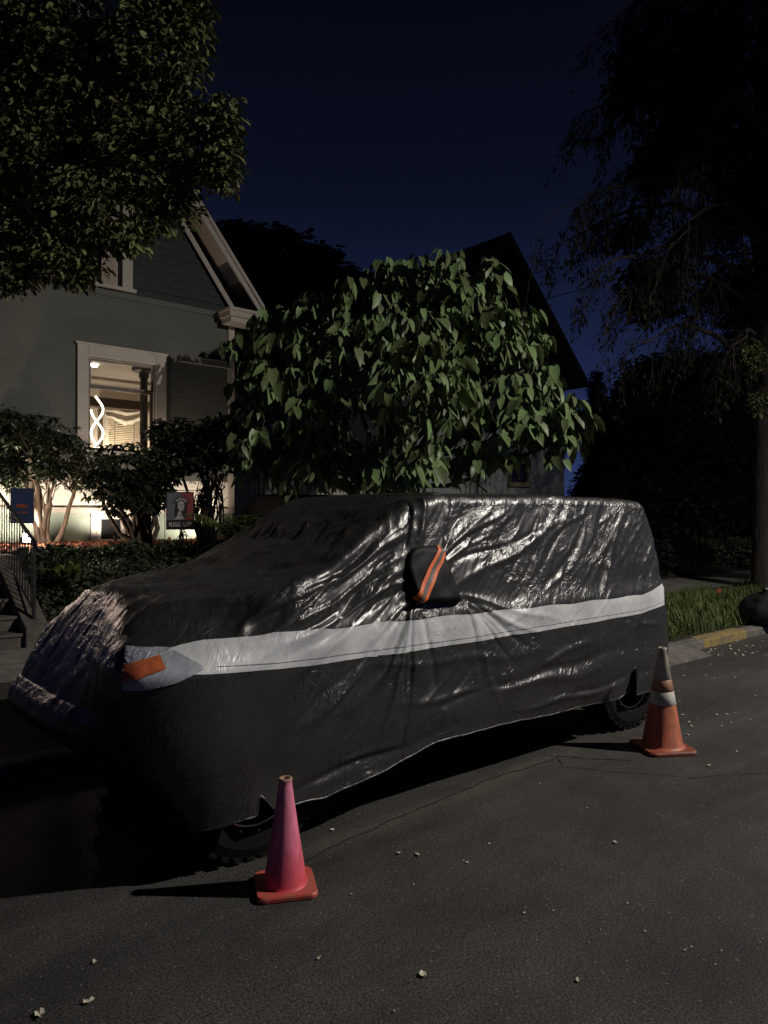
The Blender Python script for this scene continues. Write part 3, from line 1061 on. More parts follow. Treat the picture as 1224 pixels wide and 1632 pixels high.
sx = np.linspace(side_xy(290, 1050)[0], 5.46, 380)
stripe = side_patch('reflective_stripe', M['silver'], cover, sx,
                    lambda x: np.interp(x, [1.3, 1.42, 1.6, 1.9, 2.6, 3.2, 4.2, 5.1, 5.5], [1.035, 1.043, 1.062, 1.085, 1.078, 1.070, 1.055, 1.052, 1.115]) + 0.004 * np.sin(x * 13),
                    lambda x: np.interp(x, [1.3, 1.6, 1.9, 2.6, 3.2, 4.2, 5.1, 5.5], [0.962, 0.944, 0.922, 0.910, 0.906, 0.905, 0.915, 0.955]) + 0.002 * np.sin(x * 11), 0.004, 14)
M['seam'] = mat('seam_thread', (0.10, 0.098, 0.09), 0.6)
side_patch('seam', M['seam'], stripe, np.linspace(side_xy(345, 1050)[0], 5.44, 300),
           lambda x: np.interp(x, [1.3, 1.9, 3.2, 5.1, 5.5], [0.987, 0.953, 0.934, 0.942, 0.984]),
           lambda x: np.interp(x, [1.3, 1.9, 3.2, 5.1, 5.5], [0.984, 0.950, 0.931, 0.939, 0.981]), 0.0052, 1)
side_patch('roof_seam', M['cover'], cover, np.linspace(2.98, 5.28, 260),
           lambda x: top_z(x) - 0.052, lambda x: top_z(x) - 0.060, 0.0035, 2)
sv = np.linspace(0.30, 0.90, 60)
xv_ = side_xy(642, 1080)[0]
for nm_, xo in (('panel_seam', xv_),):
    A = []
    for dx_ in (-0.002, 0.002):
        a_, c_ = a_of_x(np.full(60, xo + dx_), sv)
        A.append(surf_side(a_, c_, 0.002))
    bq = MB()
    bq.add(np.concatenate(A), [(i, i + 1, 61 + i, 60 + i) for i in range(59)])
    bq.build(nm_, M['cover'], cover, recalc=False)
# stripe carries on round the rear corner
bq = MB()
jj = np.linspace(0.0, 0.35, 30)
rows = []
for z in np.linspace(0.955, 1.115, 6):
    Xb = 5.3
    c = (z - hem_z(Xb)) / (top_z(Xb) - hem_z(Xb))
    P = cover_base(np.ones_like(jj), jj, np.full_like(jj, c))
    P[:, 0] += 0.012
    rows.append(P)
rows = np.array(rows)
bq.add(rows.reshape(-1, 3), [(r_ * 30 + i, r_ * 30 + i + 1, (r_ + 1) * 30 + i + 1, (r_ + 1) * 30 + i) for r_ in range(5) for i in range(29)])
bq.build('rear_stripe', M['silver'], cover, smooth=True, recalc=False)

# headlight patch near the nose, with its orange tape
def pxline(pts):
    q = [side_xy(*p) for p in pts]
    xs_ = [k[0] for k in q]
    zs_ = [k[1] for k in q]
    return lambda x: np.interp(x, xs_, zs_)


x_l, x_r = side_xy(197, 1070)[0], side_xy(325, 1050)[0]
hx = np.linspace(x_l, x_r, 110)
patch = side_patch('headlight_patch', M['silver_blue'], cover, hx,
                   pxline([(197, 1068), (215, 1057), (245, 1050), (275, 1046), (290, 1045), (325, 1064)]),
                   pxline([(197, 1088), (203, 1112), (240, 1104), (280, 1090), (325, 1068)]), 0.008, 12)
tx = np.linspace(side_xy(202, 1080)[0], side_xy(273, 1060)[0], 40)
side_patch('orange_tape', mat('faded_orange_tape', (0.50, 0.12, 0.045), 0.5, 0.3, 30), patch, tx,
           pxline([(200, 1086), (222, 1079), (245, 1067), (273, 1056)]),
           pxline([(200, 1091), (222, 1094), (245, 1085), (273, 1073)]), 0.013, 6)
# rear orange tape glimpsed at the corner
bq = MB()
P = cover_base(np.full(8, 1.0), np.linspace(0.012, 0.06, 8), np.full(8, 0.48))
P2 = P.copy()
P2[:, 2] += 0.07
P[:, 0] += 0.02
P2[:, 0] += 0.02
bq.add(np.concatenate([P, P2]), [(i, i + 1, i + 9, i + 8) for i in range(7)])
bq.build('orange_tape', M['orange_tape'], cover, recalc=False)

# mirror pocket: a bulging box of black fabric
def pocket_pt(s, t, off=0.0):
    """s 0..1 left to right, t 0..1 bottom to top on the pocket"""
    xl = np.interp(t, [0, 0.6, 0.85, 1], [656, 650, 656, 668])
    xr = np.interp(t, [0, 0.45, 0.9, 1], [733, 724, 715, 711])
    px = xl + (xr - xl) * s
    py = 961 - t * (90 + 2 * math.sin(s * 3)) - s * 2
    X, Z = side_xy(px, py)
    a = min(s, 1 - s) * 2
    b_ = min(t * 0.9 + 0.03, 1 - t) * 2
    h = (1 - (1 - min(1, a * 4.5)) ** 2.0) ** 0.7 * (1 - (1 - min(1, b_ * 4.0)) ** 2.0) ** 0.7
    wr = 0.006 * math.sin(s * 14 + t * 5) + 0.005 * math.sin(t * 17 - s * 9)
    dep = (0.030 + 0.035 * (1 - t)) * h + 0.3 * wr * h
    base = 3.02 + 0.15 * max(0, Z - 1.08)
    y = base - 0.004 + 0.03 * (1 - h) * (1 if h < 0.05 else 0) - dep - off
    return np.array([X, y, Z])


bq = MB()
n_ = 36
V = [pocket_pt(i / n_, j / n_) for j in range(n_ + 1) for i in range(n_ + 1)]
bq.add(V, [(j * (n_ + 1) + i, j * (n_ + 1) + i + 1, (j + 1) * (n_ + 1) + i + 1, (j + 1) * (n_ + 1) + i) for j in range(n_) for i in range(n_)])
pocket = bq.build('mirror_pocket', M['pocket'], cover, smooth=True, recalc=False)


def pocket_band(name, m, lo, hi, off):
    bq = MB()
    V = []
    k_ = 40
    for i in range(k_ + 1):
        u = i / k_
        cx = 0.07 + 0.86 * u ** 1.08
        cy = 0.02 + 0.93 * u ** 0.92
        for w in np.linspace(lo, hi, 5):
            V.append(pocket_pt(min(0.99, max(0.005, cx + w * 0.72)), min(0.99, max(0.005, cy - w * 0.62)), off))
    bq.add(V, [(i * 5 + q, (i + 1) * 5 + q, (i + 1) * 5 + q + 1, i * 5 + q + 1) for i in range(k_) for q in range(4)])
    return bq.build(name, m, pocket, smooth=True, recalc=False)


pocket_band('orange_tape', M['orange_tape'], -0.10, 0.10, 0.006)
pocket_band('grey_tape', M['grey_tape'], -0.03, 0.035, 0.009)

# hem cord along the near bottom edge
aa = np.linspace(0.0, 1.0, 260)
hp = surf_side(aa, np.zeros_like(aa), 0.0)
hp[:, 1] += 0.003
bq = MB()
bq.tube(hp, 0.006, 6)
bq.build('hem', M['cover'], cover, smooth=True)

# ------------------------------------------------------------------ the car under the cover
car = thing('parked_car', 'boxy high-riding parked car hidden under the black cover, only its wheels showing', 'car', (3.4, 3.93, 0))
bq = MB()
na, nb, nc = 40, 12, 12
idx, co, fs = {}, [], []


def vid(i, j, k):
    if (i, j, k) not in idx:
        idx[(i, j, k)] = len(co)
        co.append((i / na, j / nb, k / nc))
    return idx[(i, j, k)]


for i in range(na):
    for k in range(nc):
        fs.append((vid(i, 0, k), vid(i + 1, 0, k), vid(i + 1, 0, k + 1), vid(i, 0, k + 1)))
        fs.append((vid(i, nb, k), vid(i, nb, k + 1), vid(i + 1, nb, k + 1), vid(i + 1, nb, k)))
    for j in range(nb):
        fs.append((vid(i, j, nc), vid(i + 1, j, nc), vid(i + 1, j + 1, nc), vid(i, j + 1, nc)))
        fs.append((vid(i, j, 0), vid(i, j + 1, 0), vid(i + 1, j + 1, 0), vid(i + 1, j, 0)))
for j in range(nb):
    for k in range(nc):
        fs.append((vid(0, j, k), vid(0, j, k + 1), vid(0, j + 1, k + 1), vid(0, j + 1, k)))
        fs.append((vid(na, j, k), vid(na, j + 1, k), vid(na, j + 1, k + 1), vid(na, j, k + 1)))
C = np.array(co)
P = cover_base(C[:, 0], C[:, 1], C[:, 2])
ctr = np.array([3.4, 3.93, 0.9])
P = ctr + (P - ctr) * np.array([0.95, 0.84, 0.92])
P[:, 2] = np.maximum(P[:, 2], 0.48)
bq.add(P, fs)
bq.build('body', M['paint_dark'], car)
bq = MB()
bq.span(1.42, 1.56, 3.5, 4.6, 0.42, 0.55)
bevel(bq.build('bumper', M['plastic_black'], car), 0.03)


def wheel(cx, cy, side):
    Rt, rr, hw = 0.40, 0.235, 0.125
    s = side
    r_ = MB()
    r_.lathe([(0.0, cy + s * 0.02), (0.06, cy + s * 0.02), (0.075, cy + s * 0.05), (0.12, cy + s * 0.035), (0.17, cy + s * 0.04)], (cx, 0, Rt), 48, 'Y')
    wh = r_.build('wheel', M['rim_dark'], car, smooth=True)
    r_ = MB()
    r_.lathe([(0.17, cy + s * 0.04), (0.19, cy + s * 0.05),
              (0.205, cy + s * 0.080), (0.222, cy + s * 0.085), (0.226, cy + s * 0.11), (0.238, cy + s * 0.118), (0.245, cy + s * 0.11), (0.245, cy)],
             (cx, 0, Rt), 48, 'Y')
    r_.build('rim', M['rim'], wh, smooth=True)
    w = MB()
    prof = [(rr, -hw * 0.86), (rr + 0.03, -hw), (Rt - 0.06, -hw * 1.02), (Rt - 0.012, -hw * 0.86), (Rt - 0.006, -hw * 0.6), (Rt - 0.006, hw * 0.6),
            (Rt - 0.012, hw * 0.86), (Rt - 0.06, hw * 1.02), (rr + 0.03, hw), (rr, hw * 0.86)]
    w.lathe([(a, cy + b_) for a, b_ in prof], (cx, 0, Rt), 56, 'Y')
    for k in range(34):                                # tread blocks and shoulder lugs
        a = 2 * math.pi * k / 34
        for yy, wd, sh in ((-hw * 0.80, 0.045, 0.0), (-hw * 0.27, 0.055, 0.5), (hw * 0.27, 0.055, 0.0), (hw * 0.80, 0.045, 0.5)):
            aa_ = a + sh * math.pi / 34
            c_ = np.array([cx + (Rt - 0.006) * math.cos(aa_), cy + yy, Rt + (Rt - 0.006) * math.sin(aa_)])
            b2 = MB()
            b2.box((0, 0, 0), (0.018, wd, 0.042))
            m3 = np.array(Matrix.Rotation(-aa_, 3, 'Y'))
            w.add(b2.v[0] @ m3.T + c_, b2.f)
    w.build('tyre', M['tyre'], wh)
    if s < 0:
        for k in range(16):
            a = 2 * math.pi * k / 16
            r_ = MB()
            r_.lathe([(0.0, cy + s * 0.132), (0.007, cy + s * 0.130), (0.008, cy + s * 0.115)],
                     (cx + 0.258 * math.cos(a), 0, Rt + 0.258 * math.sin(a)), 8, 'Y')
            r_.build('bolt', M['rim'], wh)
    return wh


for cx, cy, s_ in ((1.85, 3.23, -1), (5.20, 3.25, -1), (1.85, 4.60, 1), (5.20, 4.60, 1)):
    wheel(cx, cy, s_)
bq = MB()
bq.tube([(1.85, 3.35, 0.40), (1.85, 4.58, 0.40)], 0.05, 10)
bq.build('axle', M['black_metal'], car)
bq = MB()
bq.tube([(5.20, 3.35, 0.40), (5.20, 4.58, 0.40)], 0.05, 10)
bq.build('axle', M['black_metal'], car)

# ------------------------------------------------------------------ traffic cones
def cone_material(name, kind):
    m = mat(name, (0.5, 0.1, 0.1), 0.5)
    nt = m.node_tree
    b = nt.nodes['Principled BSDF']
    L = nt.links
    tc = nt.nodes['Texture Coordinate']
    sp = nt.nodes.new('ShaderNodeSeparateXYZ')
    L.new(tc.outputs['Object'], sp.inputs[0])
    n = nt.nodes.new('ShaderNodeTexNoise')
    n.inputs['Scale'].default_value = 9
    n.inputs['Detail'].default_value = 7
    n.inputs['Roughness'].default_value = 0.7
    L.new(tc.outputs['Object'], n.inputs['Vector'])
    if kind == 'pink':
        ad = nt.nodes.new('ShaderNodeMath')
        ad.operation = 'MULTIPLY_ADD'
        L.new(n.outputs['Fac'], ad.inputs[0])
        ad.inputs[1].default_value = 0.16
        L.new(sp.outputs['Z'], ad.inputs[2])
        r = nt.nodes.new('ShaderNodeValToRGB')
        cs = [(0.10, (0.92, 0.10, 0.13)), (0.18, (0.94, 0.14, 0.22)), (0.27, (0.95, 0.22, 0.36)), (0.56, (0.95, 0.34, 0.52))]
        r.color_ramp.elements[0].position, r.color_ramp.elements[0].color = cs[0][0], (*cs[0][1], 1)
        r.color_ramp.elements[1].position, r.color_ramp.elements[1].color = cs[3][0], (*cs[3][1], 1)
        for p_, c_ in cs[1:3]:
            e = r.color_ramp.elements.new(p_)
            e.color = (*c_, 1)
        L.new(ad.outputs[0], r.inputs[0])
        base = r.outputs[0]
        dirt, amt = (0.45, 0.06, 0.07), 0.75
    else:
        rgb = nt.nodes.new('ShaderNodeRGB')
        rgb.outputs[0].default_value = {'orange': (0.68, 0.18, 0.10, 1), 'base': (0.30, 0.055, 0.04, 1), 'white': (0.75, 0.74, 0.70, 1),
                                        'grey': (0.56, 0.53, 0.46, 1), 'redbase': (0.60, 0.08, 0.065, 1), 'faded': (0.50, 0.24, 0.16, 1)}[kind]
        base = rgb.outputs[0]
        dirt, amt = (0.16, 0.11, 0.06), 0.85
        if kind == 'redbase':
            dirt = (0.30, 0.16, 0.12)
    n2 = nt.nodes.new('ShaderNodeTexNoise')
    n2.inputs['Scale'].default_value = 14
    n2.inputs['Detail'].default_value = 8
    n2.inputs['Roughness'].default_value = 0.75
    mp = nt.nodes.new('ShaderNodeMapping')
    mp.inputs['Scale'].default_value = (1, 1, 0.35)
    L.new(tc.outputs['Object'], mp.inputs[0])
    L.new(mp.outputs[0], n2.inputs['Vector'])
    r2 = nt.nodes.new('ShaderNodeValToRGB')
    r2.color_ramp.elements[0].position = 0.40
    r2.color_ramp.elements[0].color = (0, 0, 0, 1)
    r2.color_ramp.elements[1].position = 0.68
    r2.color_ramp.elements[1].color = (amt, amt, amt, 1)
    L.new(n2.outputs['Fac'], r2.inputs[0])
    mx = nt.nodes.new('ShaderNodeMix')
    mx.data_type = 'RGBA'
    L.new(r2.outputs[0], mx.inputs[0])
    L.new(base, mx.inputs[6])
    mx.inputs[7].default_value = (*dirt, 1)
    L.new(mx.outputs[2], b.inputs['Base Color'])
    bp = nt.nodes.new('ShaderNodeBump')
    bp.inputs['Distance'].default_value = 0.002
    L.new(n2.outputs['Fac'], bp.inputs['Height'])
    L.new(bp.outputs[0], b.inputs['Normal'])
    return m


def local_part(mb, name, m, parent, smooth=True):
    o = mb.build(name, m, None, smooth)
    o.parent = parent
    return o


def rounded_base(half, th, r=0.05, n=6):
    pts = []
    for cx, cy, a0 in ((half - r, half - r, 0), (-half + r, half - r, 90), (-half + r, -half + r, 180), (half - r, -half + r, 270)):
        for k in range(n + 1):
            a = R(a0 + 90 * k / n)
            pts.append((cx + r * math.cos(a), cy + r * math.sin(a)))
    b = MB()
    m_ = len(pts)
    V = []
    for z, s in ((0.0, 0.97), (0.006, 1.0), (th * 0.7, 1.0), (th, 0.965)):
        V += [(x * s, y * s, z) for x, y in pts]
    F = []
    for q in range(3):
        for i in range(m_):
            j = (i + 1) % m_
            F.append((q * m_ + i, q * m_ + j, (q + 1) * m_ + j, (q + 1) * m_ + i))
    F.append(tuple(range(m_))[::-1])
    F.append(tuple(3 * m_ + i for i in range(m_)))
    b.add(V, F)
    return b


# pink cone: 0.48 m
c0 = ptZ(455, 1413)
cone1 = thing('traffic_cone', 'faded pink traffic cone with a red square base beside the front wheel', 'traffic cone', (c0[0], c0[1], 0), 'traffic cones on the road')
cone1.rotation_euler = (0, 0, HEAD - R(90) + R(13))
local_part(rounded_base(0.132, 0.026, 0.035), 'base', cone_material('red_cone_base', 'redbase'), cone1, False)
b = MB()
b.lathe([(0.104, 0.024), (0.098, 0.028), (0.094, 0.04), (0.060, 0.25), (0.0305, 0.455), (0.029, 0.470), (0.031, 0.478), (0.029, 0.484), (0.021, 0.484), (0.019, 0.478), (0.019, 0.30)], sides=48)
local_part(b, 'body', cone_material('pink_cone', 'pink'), cone1)
b = MB()
b.lathe([(0.0315, 0.476), (0.031, 0.486), (0.024, 0.488), (0.018, 0.486), (0.018, 0.46)], sides=40)
local_part(b, 'top_ring', mat('worn_rim', (0.38, 0.24, 0.16), 0.7, 0.3, 40), cone1)

# tall orange cone: 0.71 m
c0 = ptZ(1055, 1193)
cone2 = thing('traffic_cone', 'tall dirty orange traffic cone with worn white bands beside the rear wheel', 'traffic cone', (c0[0], c0[1], 0), 'traffic cones on the road')
cone2.rotation_euler = (0, 0, HEAD - R(90) + R(8))
local_part(rounded_base(0.178, 0.03, 0.05), 'base', cone_material('dirty_cone_base', 'base'), cone2, False)


def cone_r(z):
    return 0.140 + (0.024 - 0.140) * (z - 0.03) / (0.70 - 0.03)


b = MB()
b.lathe([(0.155, 0.028), (0.146, 0.034), (cone_r(0.05), 0.05), (cone_r(0.4), 0.4), (cone_r(0.68), 0.68), (0.028, 0.70), (0.030, 0.712), (0.022, 0.716), (0.018, 0.70), (0.02, 0.5)], sides=48)
local_part(b, 'body', cone_material('orange_cone', 'orange'), cone2)
for z0, z1, kind, nm in ((0.50, 0.70, 'grey', 'top_sleeve'), (0.418, 0.497, 'faded', 'faded_band'), (0.325, 0.415, 'white', 'reflective_band')):
    b = MB()
    b.lathe([(cone_r(z0) + 0.0005, z0), (cone_r(z0) + 0.004, z0 + 0.003), (cone_r(z1) + 0.004, z1 - 0.003)] + ([(0.033, 0.714), (0.024, 0.7195), (0.0175, 0.717), (0.0175, 0.70)] if kind == 'grey' else [(cone_r(z1) + 0.0005, z1)]), sides=48)
    local_part(b, nm, cone_material('cone_' + kind, kind), cone2)

# ------------------------------------------------------------------ house on the left
HY = 13.0
X0, X1 = 0.9, 7.15
ZG = 1.1
Z_F = 1.76
Z_S = 5.5
APX, APZ = 4.0, 10.05


def siding(mb, y, z0, z1, step, xr, holes=(), lean=0.004):
    z = z0
    while z < z1 - 1e-4:
        zt = min(z + step, z1)
        lo, hi = xr(z), xr(zt)
        a0, a1 = max(lo[0], hi[0]), min(lo[1], hi[1])
        cuts = sorted((h[0], h[1]) for h in holes if h[2] < (z + zt) / 2 < h[3])
        segs, cur = [], lo[0]
        last = lo[1]
        for c0_, c1_ in cuts:
            if c0_ > cur:
                segs.append((cur, c0_, False))
            cur = max(cur, c1_)
        if cur < last:
            segs.append((cur, last, True))
        for s0, s1, _ in segs:
            t0 = hi[0] if abs(s0 - lo[0]) < 1e-6 else s0
            t1 = hi[1] if abs(s1 - lo[1]) < 1e-6 else s1
            yb, yt = y - lean, y
            mb.add([(s0, yb, z), (s1, yb, z), (t1, yt, zt), (t0, yt, zt), (s0, y, z), (s1, y, z)], [(0, 1, 2, 3), (4, 5, 1, 0)])
        z = zt


house = thing('house', 'sage-sided gabled house with a lit double-hung window and cream trim', 'house', (4.0, HY, ZG))
WIN = (4.37, 5.58, 2.80, 4.40)     # clear opening
b = MB()
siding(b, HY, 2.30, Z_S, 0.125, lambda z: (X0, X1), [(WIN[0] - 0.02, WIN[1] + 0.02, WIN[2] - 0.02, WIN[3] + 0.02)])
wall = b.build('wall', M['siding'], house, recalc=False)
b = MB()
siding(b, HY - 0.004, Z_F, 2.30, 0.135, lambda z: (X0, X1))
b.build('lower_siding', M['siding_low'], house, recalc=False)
b = MB()
hw_ = X1 - APX
GW = (3.10, 4.95, 5.66, 7.3)


def gx(z):
    k = (APZ - 0.15 - z) / (APZ - 0.15 - Z_S)
    return (APX - 3.15 * k, APX + 3.15 * k)


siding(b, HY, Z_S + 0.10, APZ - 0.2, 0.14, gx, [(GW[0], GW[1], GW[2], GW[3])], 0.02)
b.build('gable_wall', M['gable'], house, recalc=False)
b = MB()
b.span(X0, X1, HY - 0.03, HY + 0.02, Z_S, Z_S + 0.10)
b.build('belt_board', M['siding'], house)
# foundation with basement window opening
BW = (4.44, 5.58, 1.18, 1.66)
b = MB()
for x0, x1, z0, z1 in ((X0, BW[0], 0.6, Z_F), (BW[1], X1, 0.6, Z_F), (BW[0], BW[1], BW[3], Z_F), (BW[0], BW[1], 0.6, BW[2])):
    b.span(x0, x1, HY + 0.0, HY + 0.2, z0, z1)
b.build('foundation', M['foundation'], house)
b = MB()
b.span(X0, X1 + 0.02, HY - 0.05, HY + 0.03, Z_F - 0.06, Z_F + 0.03)
b.build('water_table', M['trim'], house)
# other walls of the house (side and back) and the room inside
b = MB()
b.span(X1 - 0.02, X1, HY + 0.02, HY + 9, 0.6, Z_S + 0.3)
b.build('side_wall', M['siding'], house)
b = MB()
b.span(X0, X0 + 0.02, HY + 0.02, HY + 9, 0.6, Z_S + 0.3)
b.build('side_wall', M['siding'], house)
b = MB()
b.span(X0, X1, HY + 9, HY + 9.1, 0.6, Z_S + 0.3)
b.build('back_wall', M['siding'], house)
b = MB()
b.span(X1, X1 + 0.03, HY - 0.03, HY + 0.10, Z_F, Z_S)
b.span(X1 - 0.10, X1 + 0.03, HY - 0.035, HY - 0.012, Z_F, Z_S)
b.build('corner_board', M['trim'], house)
# roof
b = MB()
ez = 5.55
sl = (APZ - ez) / (7.55 - APX)
for s in (-1, 1):
    xe = APX + s * (7.55 - APX)
    th = 0.16
    b.prism([(APX, APZ), (xe, ez), (xe, ez + th), (APX, APZ + th)], HY - 0.42, HY + 9.3)
b.build('roof', M['roof'], house)
# bargeboards: two stepped boards each side
for s in (-1, 1):
    b = MB()
    xe = APX + s * (7.58 - APX)
    b.prism([(APX, APZ + 0.14), (xe, ez + 0.14), (xe, ez - 0.06), (APX, APZ - 0.08)], HY - 0.47, HY - 0.425)
    b.prism([(APX, APZ + 0.19), (xe, ez + 0.19), (xe, ez + 0.10), (APX, APZ + 0.10)], HY - 0.51, HY - 0.471)
    b.build('bargeboard', M['trim'], house)
    b = MB()
    xi = APX + s * (7.15 - APX)
    zi = ez + sl * 0.42
    b.prism([(APX, APZ - 0.02), (xi, zi - 0.30), (xi, zi - 0.46), (APX, APZ - 0.18)], HY - 0.045, HY - 0.022)
    b.build('frieze_board', M['trim'], house)
    b = MB()
    b.prism([(APX, APZ - 0.004), (xe, ez - 0.004), (xe, ez - 0.03), (APX, APZ - 0.03)], HY - 0.42, HY)
    b.build('soffit', M['soffit'], house)
# cornice return at the eave
for s in (-1, 1):
    b = MB()
    xa, xb = APX + s * (6.82 - APX), APX + s * (7.58 - APX)
    x0_, x1_ = min(xa, xb), max(xa, xb)
    b.span(x0_ + 0.08 * (s > 0), x1_ - 0.08 * (s < 0), HY - 0.40, HY - 0.01, 5.36, 5.46)
    b.span(x0_ + 0.03 * (s > 0), x1_ - 0.03 * (s < 0), HY - 0.46, HY - 0.01, 5.46, 5.56)
    b.span(x0_, x1_, HY - 0.50, HY - 0.01, 5.56, 5.61)
    b.build('cornice_return', M['trim'], house)


def window(parent, x0, x1, z0, z1, y, tw, rail, dark=False, casing=True, sill=True):
    b = MB()
    if casing:
        b.span(x0 - tw, x0, y - 0.05, y + 0.02, z0 - 0.02, z1 + tw)
        b.span(x1, x1 + tw, y - 0.05, y + 0.02, z0 - 0.02, z1 + tw)
        b.span(x0, x1, y - 0.048, y + 0.02, z1, z1 + tw)
        b.span(x0 - tw - 0.03, x1 + tw + 0.03, y - 0.07, y - 0.0, z1 + tw, z1 + tw + 0.035)
    # reveal
    b.span(x0, x0 + 0.02, y + 0.02, y + 0.14, z0, z1)
    b.span(x1 - 0.02, x1, y + 0.02, y + 0.14, z0, z1)
    b.span(x0 + 0.02, x1 - 0.02, y + 0.02, y + 0.14, z1 - 0.02, z1)
    w = b.build('window', M['trim'], parent)
    bevel(w, 0.006, 1)
    if sill:
        b = MB()
        b.span(x0 - tw - 0.05, x1 + tw + 0.05, y - 0.10, y + 0.10, z0 - 0.07, z0 - 0.02)
        b.build('sill', M['trim'], w)
    sash = M['dark_wood']
    b = MB()
    s = 0.045
    for za, zb, yy in ((z0, rail, y + 0.075), (rail, z1 - 0.02, y + 0.04)):
        b.span(x0 + 0.02, x0 + 0.02 + s, yy, yy + 0.03, za, zb)
        b.span(x1 - 0.02 - s, x1 - 0.02, yy, yy + 0.03, za, zb)
        b.span(x0 + 0.02 + s, x1 - 0.02 - s, yy, yy + 0.03, zb - s * 0.8, zb)
        b.span(x0 + 0.02 + s, x1 - 0.02 - s, yy, yy + 0.03, za, za + s * 0.8)
    b.build('sash', sash if not dark else M['trim'], w)
    b = MB()
    b.span(x0 + 0.06, x1 - 0.06, y + 0.088, y + 0.092, z0 + 0.03, rail - 0.03)
    b.span(x0 + 0.06, x1 - 0.06, y + 0.053, y + 0.057, rail + 0.03, z1 - 0.05)
    b.build('pane', M['glass_dark'] if dark else M['glass'], w)
    return w


window(house, WIN[0], WIN[1], WIN[2], WIN[3], HY, 0.19, 3.90)
# upper window pair in the gable
window(house, 3.10, 3.95, 5.70, 7.3, HY, 0.13, 6.5, dark=True)
uw = window(house, 4.22, 4.95, 5.70, 7.3, HY, 0.19, 6.5, dark=True)
b = MB()
b.span(4.60, 4.86, HY + 0.0, HY + 0.03, 5.71, 7.2)
b.build('curtain', M['soffit'], uw)
# basement windows: white frames with dark panes
for x0, x1 in ((4.52, 5.02), (5.06, 5.46)):
    b = MB()
    t = 0.07
    b.span(x0, x0 + t, HY - 0.03, HY + 0.08, 1.18, 1.66)
    b.span(x1 - t, x1, HY - 0.03, HY + 0.08, 1.18, 1.66)
    b.span(x0 + t, x1 - t, HY - 0.027, HY + 0.08, 1.59, 1.66)
    b.span(x0 + t, x1 - t, HY - 0.027, HY + 0.08, 1.18, 1.24)
    w = b.build('basement_window', M['trim'], house)
    b = MB()
    b.span(x0 + t, x1 - t, HY + 0.02, HY + 0.03, 1.24, 1.59)
    b.build('pane', M['glass_dark'], w)
b = MB()
b.span(BW[0] - 0.02, BW[1] + 0.02, HY - 0.024, HY + 0.03, 1.662, 1.697)
b.span(BW[0] - 0.02, 4.518, HY - 0.02, HY + 0.03, 1.18, 1.66)
b.span(5.462, BW[1] + 0.02, HY - 0.02, HY + 0.03, 1.18, 1.66)
b.build('casing', M['trim'], house)
# narrow ledge on the wall right of the window
b = MB()
b.span(6.02, 7.05, HY - 0.11, HY - 0.012, 4.52, 4.62)
b.span(6.02, 7.05, HY - 0.13, HY - 0.012, 4.62, 4.64)
b.build('ledge', M['siding'], house)
# room behind the window
RX0, RX1, RY1, RZ0, RZ1 = 3.2, 7.0, 17.0, 2.1, 4.66
b = MB()
b.span(RX0 - 0.05, RX0, HY + 0.15, RY1, RZ0, RZ1)
b.span(RX1, RX1 + 0.05, HY + 0.15, RY1, RZ0, RZ1)
b.span(RX0, RX1, RY1, RY1 + 0.05, RZ0, RZ1)
for x0, x1, z0, z1 in ((RX0, WIN[0], RZ0, RZ1), (WIN[1], RX1, RZ0, RZ1), (WIN[0], WIN[1], RZ0, WIN[2]), (WIN[0], WIN[1], WIN[3], RZ1)):
    b.span(x0, x1, HY + 0.145, HY + 0.16, z0, z1)
b.build('room_wall', M['room'], house)
b = MB()
b.span(RX0, RX1, HY + 0.14, RY1, RZ1, RZ1 + 0.04)
b.build('ceiling', M['ceiling'], house)
b = MB()
b.span(RX0, RX1, HY + 0.14, RY1, RZ0 - 0.05, RZ0)
b.build('floor', M['dark_wood'], house)
b = MB()
b.span(4.9, RX1, 16.2, 16.45, 4.02, 4.22)
b.span(RX1 - 0.3, RX1, 15.0, 16.2, 4.02, 4.20)
b.build('beam', M['dark_wood'], house)

# things inside the room
blind_c = ptY(197, 692, 16.85)
bl = thing('window_blind', 'cream slatted blind with a draped valance on the far wall inside the lit window', 'blind', (6.55, 16.9, 2.9))
b = MB()
for k in range(22):
    z = 3.02 + k * 0.042
    b.box((6.52, 16.93, z), (0.74, 0.035, 0.004), rx=R(-38))
b.build('slats', M['blind'], bl)
b = MB()
for x in (6.30, 6.74):
    b.box((x, 16.905, 3.48), (0.025, 0.004, 0.95))
b.build('tape', M['trim'], bl)
b = MB()
n_ = 30
V = []
for i in range(n_ + 1):
    t = i / n_
    x = 6.05 + 0.93 * t
    zt = 4.04 + 0.02 * math.sin(t * 9)
    drop = 0.16 + 0.12 * math.sin(math.pi * t) + 0.01 * math.sin(t * 30)
    for q in range(9):
        u = q / 8
        V.append((x, 16.80 - 0.05 * math.sin(u * 9 + t * 3) * (0.3 + u), zt - drop * u + 0.03 * abs(t - 0.5)))
b.add(V, [(i * 9 + q, (i + 1) * 9 + q, (i + 1) * 9 + q + 1, i * 9 + q + 1) for i in range(n_) for q in range(8)])
for xx in (6.06, 6.95):
    V = []
    for i in range(13):
        for q in range(20):
            V.append((xx + (i / 12 - 0.5) * 0.13, 16.82 + 0.02 * math.sin(i * 1.6), 4.0 - q * 0.06))
    b.add(V, [(i * 20 + q, (i + 1) * 20 + q, (i + 1) * 20 + q + 1, i * 20 + q + 1) for i in range(12) for q in range(19)])
b.build('valance', M['curtain'], bl, smooth=True, recalc=False)

